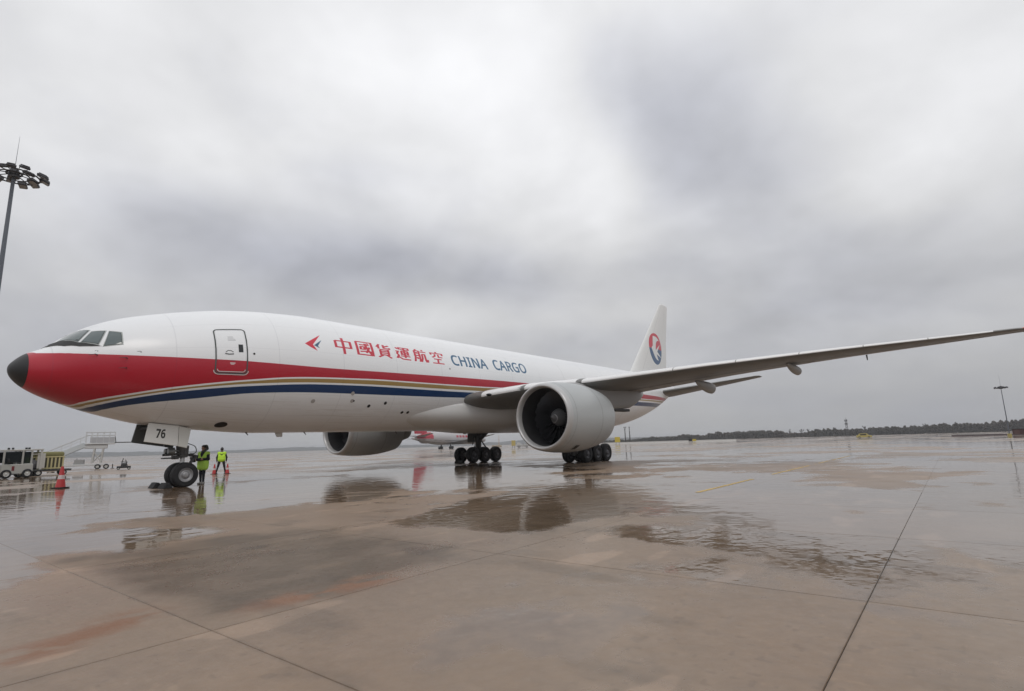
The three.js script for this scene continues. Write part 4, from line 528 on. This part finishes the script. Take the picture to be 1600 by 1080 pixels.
// ------------------------------------------------------------------ ramp vehicles at the left
const wheelSmall = (o, x, y, z, r = .36, w = .24) => { const t = part(o, 'wheel', tyreGeo(r, w), M.rubber, [x, y, z]); part(t, 'rim', rimGeo(r, w), M.offWhite); return t; };
{ const pos = polar(-82.5, 56), o = thing('service_van', 'white airport van with dark glass and yellow roof beacon, cut by left edge', 'van', pos, facing(pos) + .35); const w = std([.43, .43, .4], .45);
  part(o, 'body', [box(3.4, .95, 1.9, -1.3, .78, 0, .1), (() => { const s = new THREE.Shape([[-3, 1.2], [.38, 1.2], [.12, 2.15], [0, 2.25], [-3, 2.25]].map((q) => new THREE.Vector2(...q))), g = new THREE.ExtrudeGeometry(s, { depth: 1.7, bevelEnabled: true, bevelSize: .05, bevelThickness: .05, bevelSegments: 2 }); g.translate(0, 0, -.85); return g; })()], w);
  for (const z of [.905, -.905]) part(o, 'side_window', (() => { const s = new THREE.Shape([[-1.5, 1.3], [.16, 1.3], [-.02, 2.06], [-1.5, 2.06]].map((q) => new THREE.Vector2(...q))), g = new THREE.ExtrudeGeometry(s, { depth: .02, bevelEnabled: false }); g.translate(0, 0, z); return g; })(), M.glass);
  part(o, 'windscreen', (() => { const g = box(.03, .86, 1.6, 0, 0, 0, .01); g.rotateZ(.27); g.translate(.31, 1.68, 0); return g; })(), M.glass); part(o, 'lower_panel', box(1.2, .42, .03, -.6, .75, .96, .01), M.black); part(o, 'bumper', box(.2, .22, 1.8, .42, .42, 0, .05), M.black);
  wheelSmall(o, -.35, .38, .86, .38); wheelSmall(o, -.35, .38, -.86, .38); wheelSmall(o, -2.6, .38, .86, .38); part(o, 'roof_beacon', [box(1.1, .42, .9, -.55, 2.78, 0, .18), cyl(.12, .14, .2, -.3, 2.5, .3, 12)], std([.7, .55, .2], .5)); part(o, 'roof_rack', [bar([-1.4, 2.35, .7], [.1, 2.4, .7], .04), bar([-1.4, 2.35, -.7], [.1, 2.4, -.7], .04), box(.5, .2, .4, .0, 2.42, .3)], M.grey); }
{ const pos = polar(-80.2, 57), o = thing('tow_tractor', 'boxy white tow tractor with two dark cab windows and roof lamps at far left', 'tractor', pos, facing(pos) + .3); const w = std([.4, .4, .375], .5);
  part(o, 'body', [box(1.9, .75, 1.6, 0, .66, 0, .06), box(1.75, .12, 1.5, 0, 2.06, 0, .05), ...[[-.82, .7], [.82, .7], [-.82, -.7], [.82, -.7], [.28, .7], [.28, -.7]].map(([x, z]) => box(.11, 1.05, .11, x, 1.52, z, .02)), box(.5, .55, 1.4, .62, 1.2, 0, .04)], w);
  part(o, 'cab_window', box(.98, .82, .03, -.27, 1.55, .70, .01), M.glass); part(o, 'cab_window', box(.4, .86, .03, .55, 1.5, .70, .01), M.glass); part(o, 'cab_window', box(.03, .8, 1.2, .84, 1.55, 0, .01), M.glass); part(o, 'cab_window', box(.98, .82, .03, -.27, 1.55, -.70, .01), M.glass);
  part(o, 'cab_seat', box(.5, .7, .5, -.3, 1.2, 0, .1), M.black); part(o, 'wing_mirror', box(.12, .3, .2, -.6, 1.3, .9, .03), M.black); part(o, 'step', box(.4, .08, .2, -.1, .3, .86), M.darkSteel); part(o, 'door_mark', box(.16, .34, .012, -.25, .72, .803, .004), std([.16, .02, .025], .5));
  for (const [x, z] of [[-.62, .74], [.62, .74], [-.62, -.74], [.62, -.74]]) wheelSmall(o, x, .33, z, .33); for (const x of [-.55, -.3, .5, .68]) part(o, 'roof_lamp', cyl(.07, .08, .14, x, 2.19, .5, 10), M.black); }
{ const pos = polar(-79.3, 60), o = thing('baggage_cart', 'pale framed cart under a canopy holding a grey covered load, behind the tow tractor', 'cart', pos, facing(pos) + .2); const w = std([.5, .49, .46], .5);
  part(o, 'frame', [...[[-.55, .6], [.6, .6], [-.55, -.6], [.6, -.6]].map(([x, z]) => box(.14, 2.0, .1, x, 1.1, z, .02)), box(1.4, .1, 1.4, 0, 2.12, 0, .03), box(1.3, .06, .06, 0, 1.75, .6, .02), box(.5, 1.2, .06, .62, 1.2, .55, .02)], w); part(o, 'deck', box(1.6, .14, 1.4, 0, .46, 0, .03), M.darkSteel);
  const t = new THREE.SphereGeometry(.5, 18, 12); { const p = t.attributes.position; for (let i = 0; i < p.count; i++) { const k = 1 + .25 * (vnoise(p.getX(i) * 4 + 9, p.getY(i) * 4 + p.getZ(i) * 3) - .5); p.setXYZ(i, p.getX(i) * k * 1.15, Math.max(-.36, p.getY(i) * k * .9), p.getZ(i) * k); } t.computeVertexNormals(); t.translate(.1, .9, 0); } part(o, 'covered_load', t, std([.1, .1, .105], .8)); for (const [x, z] of [[-.5, .6], [.5, .6], [-.5, -.6], [.5, -.6]]) wheelSmall(o, x, .25, z, .25, .16); }
{ const pos = polar(-78.3, 61), tr = thing('cargo_dolly', 'low dark flat cargo dolly carrying the yellow slatted crate', 'dolly', pos, facing(pos) + .15); part(tr, 'deck', box(3.0, .16, 1.6, .1, .42, 0, .03), M.darkSteel); part(tr, 'tow_bar', bar([-1.5, .4, 0], [-2.3, .35, 0], .05), M.darkSteel); for (const [x, z] of [[-1, .7], [1.1, .7], [-1, -.7], [1.1, -.7]]) wheelSmall(tr, x, .22, z, .22, .16);
  const o = thing('slatted_crate', 'yellow slatted crate with an olive cover, on the low dolly left of the boarding stairs', 'crate', pos, facing(pos) + .15); const y = std([.50, .45, .24], .7); part(o, 'crate_core', box(2.1, 1.0, 1.3, 0, 1.02, 0, .03), std([.07, .065, .04], .9)); for (let k = 0; k < 9; k++) for (const z of [.67, -.67]) part(o, 'slat', box(.11, 1.05, .03, -1.0 + k * .25, 1.03, z, .008), y); for (const yy of [.58, 1.5]) part(o, 'rail', box(2.2, .1, 1.42, 0, yy, 0, .02), y); part(o, 'cover', (() => { const g = box(2.15, .42, 1.36, 0, 1.72, 0, .18); return g; })(), std([.2, .19, .08], .8)); }
{ // mobile boarding stairs
  const pos = polar(-75.95, 80), o = thing('boarding_stairs', 'white mobile boarding stairs with a high railed platform, left of the nose gear', 'stairs', pos, facing(pos) - .05); const w = std([.55, .56, .56], .45), H = 2.85;
  part(o, 'platform', [box(2.75, .14, 1.7, 1.35, H, 0, .03), box(2.1, .45, 1.4, 1.0, H - .32, 0, .05)], w); part(o, 'railing', [...[0, .5, 1.0, 1.6, 2.15, 2.65].flatMap((x) => [.8, -.8].map((z) => bar([x, H, z], [x, H + 1.3, z], .03, .03, 6))), ...[.95, 1.3].flatMap((y) => [.8, -.8].map((z) => bar([-.05, H + y, z], [2.7, H + y, z], .035, .035, 6)))], w);
  part(o, 'side_panel', [box(2.2, .62, .04, 1.5, H + .42, .8, .01), box(2.2, .62, .04, 1.5, H + .42, -.8, .01)], std([.42, .43, .45], .5)); part(o, 'bridge_plate', [box(1.9, .09, 1.0, 3.6, H + .12, 0, .02), bar([2.68, H + .8, .78], [2.8, H + .12, .78], .04)], M.darkSteel);
  const x0 = -.05, y0 = H - .1, x1 = -4.1, y1 = .75, ang = Math.atan2(y0 - y1, x0 - x1), len = Math.hypot(x0 - x1, y0 - y1); const slab = (h, t, z, dy) => { const g = box(len, h, t, 0, 0, 0, .03); g.rotateZ(ang); g.translate((x0 + x1) / 2, (y0 + y1) / 2 + dy, z); return g; };
  part(o, 'stringer', [slab(.55, .08, .68, 0), slab(.55, .08, -.68, 0)], std([.52, .56, .58], .5)); part(o, 'handrail', [slab(.06, .06, .7, .95), slab(.06, .06, -.7, .95), slab(.04, .04, .7, .62), ...[.1, .3, .5, .7, .9].map((u) => bar([mix(x0, x1, u), mix(y0, y1, u), .7], [mix(x0, x1, u), mix(y0, y1, u) + .95, .7], .025, .025, 6))], w);
  for (let k = 0; k < 14; k++) part(o, 'step', box(.28, .05, 1.3, mix(x0, x1, (k + .5) / 14), mix(y0, y1, (k + .5) / 14) + .1, 0, .01), M.grey);
  // blue operator mark on the stringer
  const cv = document.createElement('canvas'); cv.width = 256; cv.height = 96; const c = cv.getContext('2d'); c.fillStyle = '#c0c8cc'; c.fillRect(0, 0, 256, 96); c.fillStyle = '#24507e'; c.font = 'bold 92px sans-serif'; c.textAlign = 'center'; c.fillText('IBA', 128, 82); const tx = new THREE.CanvasTexture(cv); tx.colorSpace = THREE.SRGBColorSpace; const lg = new THREE.PlaneGeometry(1.3, .5); lg.rotateZ(ang); lg.translate(mix(x0, x1, .62), mix(y0, y1, .62) + .0, .728); part(o, 'name_plate', lg, std([1, 1, 1], .5, 0, { map: tx }));
  part(o, 'support_frame', [[.75, .5], [1.55, .5], [.75, -.5], [1.55, -.5]].map(([x, z]) => bar([x, .7, z * 1.3], [x + .12, H - .5, z * 1.3], .1, .09, 8)).concat([bar([.8, .8, .65], [1.6, H - 1.0, .65], .05), bar([1.6, .8, .65], [.9, H - 1.0, .65], .05), bar([.8, .8, -.65], [1.6, H - 1.0, -.65], .05)]), std([.5, .5, .48], .5));
  part(o, 'chassis', [box(5.2, .2, 1.6, -.6, .5, 0, .04)], w); part(o, 'engine_cover', [box(.9, .55, 1.2, -.4, .85, 0, .08), bar([-.9, .6, .4], [-.6, 1.25, .4], .05)], M.grey); for (const [x, z] of [[1.3, .8], [2.1, .8], [1.3, -.8], [-2.8, .8], [-2.8, -.8]]) wheelSmall(o, x, .28, z, .28); part(o, 'stabiliser', [bar([2.7, .5, .75], [2.7, .05, .75], .05), box(.35, .05, .35, 2.7, .04, .75)], M.darkSteel); }
{ const pos = polar(-73.25, 71), o = thing('empty_dolly', 'small dark trolley with upright handles standing alone right of the boarding stairs', 'dolly', pos, facing(pos)); part(o, 'deck', box(1.2, .2, .9, 0, .26, 0, .03), M.black); part(o, 'handle', [bar([-.25, .35, 0], [-.1, 1.15, 0], .04), bar([.3, .35, 0], [.1, 1.0, 0], .04), bar([-.3, .8, 0], [.3, .75, 0], .035), box(.5, .3, .4, 0, .52, 0, .05)], M.darkSteel); for (const x of [-.45, .45]) wheelSmall(o, x, .15, .4, .15, .12); }

// ------------------------------------------------------------------ the parked freighter in the distance, tail towards us
{
  const a = polar(-48.7, 262), b = polar(-41.6, 318), L = Math.hypot(b[0] - a[0], b[2] - a[2]), o = thing('distant_airliner', 'distant white cargo aircraft with a red tail, seen from behind under the near aircraft', 'airliner', a, Math.atan2(-(b[2] - a[2]), b[0] - a[0]));
  const top = pchip([0, 6, 14, 22, L * .8, L * .92, L], [5.6, 7.0, 8.3, 8.7, 8.7, 8.2, 5.6]), bot = pchip([0, 6, 14, 24, L * .85, L * .95, L], [5.0, 4.0, 2.8, 2.1, 2.1, 3.0, 5.2]), wid = pchip([0, 6, 14, 22, L * .84, L * .95, L], [.2, 1.5, 2.7, 3.25, 3.25, 2.0, .1]);
  const P = []; for (let i = 0; i <= 40; i++) { const s = L * i / 40; P.push(Array.from({ length: 33 }, (_, j) => { const t = j / 32 * 2 * Math.PI, m = (top(s) + bot(s)) / 2; return V3(s, m + (top(s) - bot(s)) / 2 * Math.cos(t), wid(s) * Math.sin(t)); })); }
  part(o, 'fuselage', grid(P, { closed: true, flip: true }), std([.46, .45, .46], .4)); const red = std([.42, .025, .05], .45);
  const stripe = (s0, s1, t0, t1, off) => { const Q = []; for (let i = 0; i <= 14; i++) { const s = mix(s0, s1, i / 14); Q.push(Array.from({ length: 6 }, (_, j) => { const t = mix(t0, t1, j / 5), m = (top(s) + bot(s)) / 2; return V3(s, m + ((top(s) - bot(s)) / 2 + off) * Math.cos(t), (wid(s) + off) * Math.sin(t)); })); } return grid(Q, { flip: true }); };
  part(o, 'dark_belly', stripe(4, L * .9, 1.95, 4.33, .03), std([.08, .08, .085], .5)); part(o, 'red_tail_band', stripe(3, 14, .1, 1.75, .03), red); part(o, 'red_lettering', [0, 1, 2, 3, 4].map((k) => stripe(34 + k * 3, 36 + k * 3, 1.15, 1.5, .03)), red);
  const half = (sx, y, z0, s0, z1, s1, c0, c1, y1) => { const S = [{ s: sx, y, z: z0, chord: c0, tc: .11, twist: 0, camber: 0 }, { s: s1, y: y1, z: z1, chord: c1, tc: .09, twist: 0, camber: 0 }]; const g = surface(S, 'z', 8, 4), q = grid(g, { flip: true }); return [q, mirrorZ(q)]; };
  const rev = (gs) => gs.map((g) => { g.scale(-1, 1, 1); const i = g.index.array; for (let k = 0; k < i.length; k += 3) { const t = i[k]; i[k] = i[k + 1]; i[k + 1] = t; } return g; });
  const grey = std([.3, .3, .31], .5); rev(half(-L * .66, 3.0, 1, 0, 29, -L * .42, 13, 2.6, 6.4)).forEach((g) => part(o, 'wing', g, grey)); rev(half(-9.5, 6.2, .5, 0, 10.5, -2.2, 8, 2.6, 7.4)).forEach((g) => part(o, 'tailplane', g, grey));
  const F = [{ s: -13, y: 7.5, chord: 11, tc: .09, vertical: true, camber: 0 }, { s: -4.5, y: 17.5, chord: 4.4, tc: .09, vertical: true, camber: 0 }]; rev([grid(surface(F, 'y', 8, 4))]).forEach((g) => part(o, 'tail_fin', g, red));
  for (const z of [9.2, -9.2, 17.5, -17.5]) part(o, 'engine', [cyl(1.25, 1.0, 4.5, L * (Math.abs(z) > 12 ? .52 : .6), 2.6 + Math.abs(z) * .09, z, 18, 'x'), cyl(.75, .5, 1.6, L * (Math.abs(z) > 12 ? .52 : .6) - 2.9, 2.6 + Math.abs(z) * .09, z, 14, 'x')], std([.4, .4, .41], .4));
  for (const z of [3.2, -3.2]) part(o, 'main_gear', [cyl(.65, .65, .9, L * .42, .65, z, 14, 'z'), cyl(.65, .65, .9, L * .45, .65, z, 14, 'z'), bar([L * .435, .6, z], [L * .435, 2.6, z * .8], .3)], M.black); part(o, 'nose_gear', [cyl(.55, .55, .7, L * .88, .55, 0, 12, 'z'), bar([L * .88, .5, 0], [L * .88, 2.4, 0], .2)], M.black);
}
// ------------------------------------------------------------------ far signs, barriers and vehicles
function sign(label, p, w, h, leg, mat) { const o = thing('taxiway_sign', label, 'sign', p, facing(p), 'taxiway signs'); part(o, 'board', box(w, h, .35, 0, leg + h / 2, 0, .04), mat); part(o, 'post', [bar([-w * .3, 0, 0], [-w * .3, leg, 0], .07), bar([w * .3, 0, 0], [w * .3, leg, 0], .07)], M.darkSteel); return o; }
const yl = std([.6, .47, .05], .6); sign('square yellow sign board just right of the near engine', polar(-27.75, 240), 2.2, 2.2, .9, yl); sign('yellow sign board seen between the main gear and the engine', polar(-38.35, 210), 1.5, 2.0, .8, std([.5, .4, .14], .6));
{ const p = polar(-20.5, 258), o = thing('taxiway_sign', 'low black and yellow sign box on the pale barrier beyond the wing', 'sign', p, facing(p)); part(o, 'board', box(1.5, 1.3, .4, -.9, .95, 0, .04), M.black); part(o, 'yellow_panel', box(1.5, 1.0, .4, .75, .85, 0, .04), yl); part(o, 'post', bar([0, 0, 0], [0, .4, 0], .1), M.darkSteel); }
{ const p = polar(-6.1, 216), o = thing('airport_car', 'yellow airport car parked on the far side of the apron in front of the trees', 'car', p, facing(p)); const sh = new THREE.Shape([[-2.1, .35], [2.1, .35], [2.15, .8], [1.3, .95], [.8, 1.5], [-1.2, 1.5], [-1.8, .95], [-2.1, .9]].map((q) => new THREE.Vector2(...q))), g = new THREE.ExtrudeGeometry(sh, { depth: 1.6, bevelEnabled: true, bevelSize: .06, bevelThickness: .06, bevelSegments: 2 }); g.translate(0, 0, -.8); part(o, 'body', g, std([.5, .42, .14], .5)); part(o, 'side_window', box(1.7, .4, .03, -.2, 1.2, .87, .01), M.glass); for (const [x, z] of [[-1.3, .78], [1.3, .78], [-1.3, -.78], [1.3, -.78]]) wheelSmall(o, x, .33, z, .33); }
{ const p = polar(-37.4, 225), o = thing('service_truck', 'small white flatbed truck far off, between the main gear and the near engine', 'truck', p, facing(p)); part(o, 'bed', box(3.4, .35, 1.8, .8, .9, 0, .04), M.offWhite); part(o, 'cab', box(1.3, 1.3, 1.7, -1.6, 1.3, 0, .12), M.offWhite); part(o, 'load', [box(.8, .5, 1, .2, 1.35, 0, .08), box(.9, .4, 1, 1.5, 1.3, 0, .08)], M.grey); part(o, 'chassis', box(5, .2, 1, 0, .55, 0, .03), M.black); for (const x of [-1.5, 1.6]) for (const z of [.8, -.8]) wheelSmall(o, x, .38, z, .38); }
{ const p = polar(-39.85, 235), o = thing('jib_mast', 'thin pale pink pole on a small base, just right of the far main gear', 'pole', p); part(o, 'pole', bar([0, .8, 0], [.1, 5.2, 0], .16, .08, 8), std([.5, .38, .3], .6)); part(o, 'base', [box(2.0, .9, 1.4, 0, .7, 0, .1), box(2.4, .7, 1.6, -2.6, .8, 0, .1)], std([.42, .36, .28], .6)); }
function barrier(label, a, b, h, mat) { const n = Math.max(6, Math.round(Math.hypot(a[0] - b[0], a[2] - b[2]) / 6)), dx = (b[0] - a[0]) / n, dz = (b[2] - a[2]) / n, l = Math.hypot(dx, dz), o = thing('low_barrier', label, 'barrier', a, Math.atan2(-dz, dx)); for (let k = 0; k < n; k++) { const s = new THREE.Shape([[-.45, 0], [.45, 0], [.22, h * .5], [.16, h], [-.16, h], [-.22, h * .5]].map((q) => new THREE.Vector2(...q))), g = new THREE.ExtrudeGeometry(s, { depth: l - .06, bevelEnabled: false }); g.rotateY(Math.PI / 2); g.translate(k * l, 0, 0); part(o, 'block', g, mat); } }
barrier('long low pale concrete barrier running behind the near engine below the trees', polar(-29.2, 262), polar(-16.5, 262), .85, std([.55, .54, .52], .7)); barrier('dark low barrier at the foot of the distant right floodlight mast', polar(-.1, 190), polar(8, 185), .45, std([.09, .07, .07], .8));
{ const p = polar(3.95, 182), o = thing('equipment_cabinet', 'dark red-brown cabinet on the barrier beside the distant right mast', 'cabinet', p, facing(p)); part(o, 'body', box(2.3, 1.3, 1, 0, .85, 0, .06), std([.07, .03, .03], .7)); part(o, 'roof', box(2.5, .1, 1.2, 0, 1.56, 0, .03), M.black); part(o, 'door', box(.9, 1.0, .03, -.3, .85, .52, .01), std([.1, .05, .045], .6)); }
// ------------------------------------------------------------------ tree belt, single trees, far hills
{
  const leaf = new THREE.TetrahedronGeometry(1, 0), C = [], bark = std([.045, .04, .036], .9), top = (az) => 3.6 + 4.4 * sstep(-27, -18, az) + 2.3 * sstep(-8, 6, az) + 5 * (fbm(az * .45, 3, 3, 12) - .5) + 2.6 * (fbm(az * 1.9, 8, 3, 15) - .5) - 1.2;
  for (let k = 0; k < 46000; k++) { const az = rr(-29.5, 9), H = Math.max(2, top(az)), p = polar(az, 610 + rr(0, 34) + 20 * vnoise(az * .8, 2)); C.push([p[0], -.2 + H * Math.pow(rnd(), .75) * (.75 + .35 * vnoise(az * 9, p[2] * .1)), p[2], rr(.35, .95)]); }
  const im = new THREE.InstancedMesh(leaf, std([.058, .06, .046], 1, 0), C.length), m4 = new THREE.Matrix4(), q = new THREE.Quaternion(), e = new THREE.Euler(), col = new THREE.Color();
  C.forEach(([x, y, z, s], k) => { e.set(rr(0, 6), rr(0, 6), rr(0, 6)); m4.compose(V3(x, y, z), q.setFromEuler(e), V3(s * 1.3, s, s * 1.3)); im.setMatrixAt(k, m4); const w = rr(.7, 1.25), br = vnoise(x * .02, z * .03, 4); im.setColorAt(k, col.setRGB(w * (1 + .35 * br), w, w * (.9 + .2 * br))); });
  im.name = numbered('tree_belt'); im.userData.kind = 'stuff'; tag(im, 'dark belt of trees along the horizon beyond the right half of the apron', 'trees'); im.castShadow = im.receiveShadow = true; scene.add(im);
  const bare = (label, p, H) => { const o = thing('bare_tree', label, 'tree', p, rr(0, 6), 'bare trees in the tree belt'), L = [], tw = []; const grow = (a, d, l, r, n) => { const b = a.clone().addScaledVector(d, l); (n > 2 ? L : tw).push(bar(a.toArray(), b.toArray(), r, r * .6, 5)); if (n) for (let k = 0; k < 3; k++) grow(a.clone().lerp(b, rr(.55, 1)), d.clone().add(V3(rr(-.6, .6), rr(.0, .5), rr(-.6, .6))).normalize(), l * rr(.55, .75), Math.max(.11, r * .6), n - 1); }; grow(V3(0, 0, 0), V3(rr(-.05, .05), 1, 0), H * .36, .28, 4); part(o, 'trunk', L, bark); part(o, 'crown', tw, bark); };
  [[-11.9, 9.5, 'thin bare tree standing apart left in the tree belt'], [-10.9, 9.5, 'bare tree at the left of a loose cluster right of the wing fairing'], [-10.3, 10, 'second bare tree of the loose cluster in the tree belt'], [-9.6, 9.5, 'broad bare tree in the middle of the loose cluster'], [-8.3, 11, 'forked bare tree just left of the telecom tower'], [-5.9, 10.5, 'bare tree just right of the telecom tower'], [-2.6, 11.5, 'bare treetop left above the right end of the belt'], [-1.6, 11.5, 'bare treetop near the right end of the belt'], [.2, 12, 'bare treetop close to the distant right mast']].forEach(([az, h, l]) => bare(l, polar(az, 604), h));
}
{
  const P = [], n = 320; for (let i = 0; i <= n; i++) { const az = mix(-96, -20, i / n), H = 4 + 14 * fbm(az * .22 + 3, 1, 3, 33) + 4 * fbm(az * 2.2, 4, 3, 36), R = 2300; P.push([[R - 260, -1], [R - 140, H * .45], [R, H], [R + 260, H * .5], [R + 500, -1]].map(([d, y]) => V3(...polar(az, d, y)))); }
  struct('hills', grid(P, { flip: false }), std([.06, .065, .06], 1));
}
renderer.render(scene, camera);
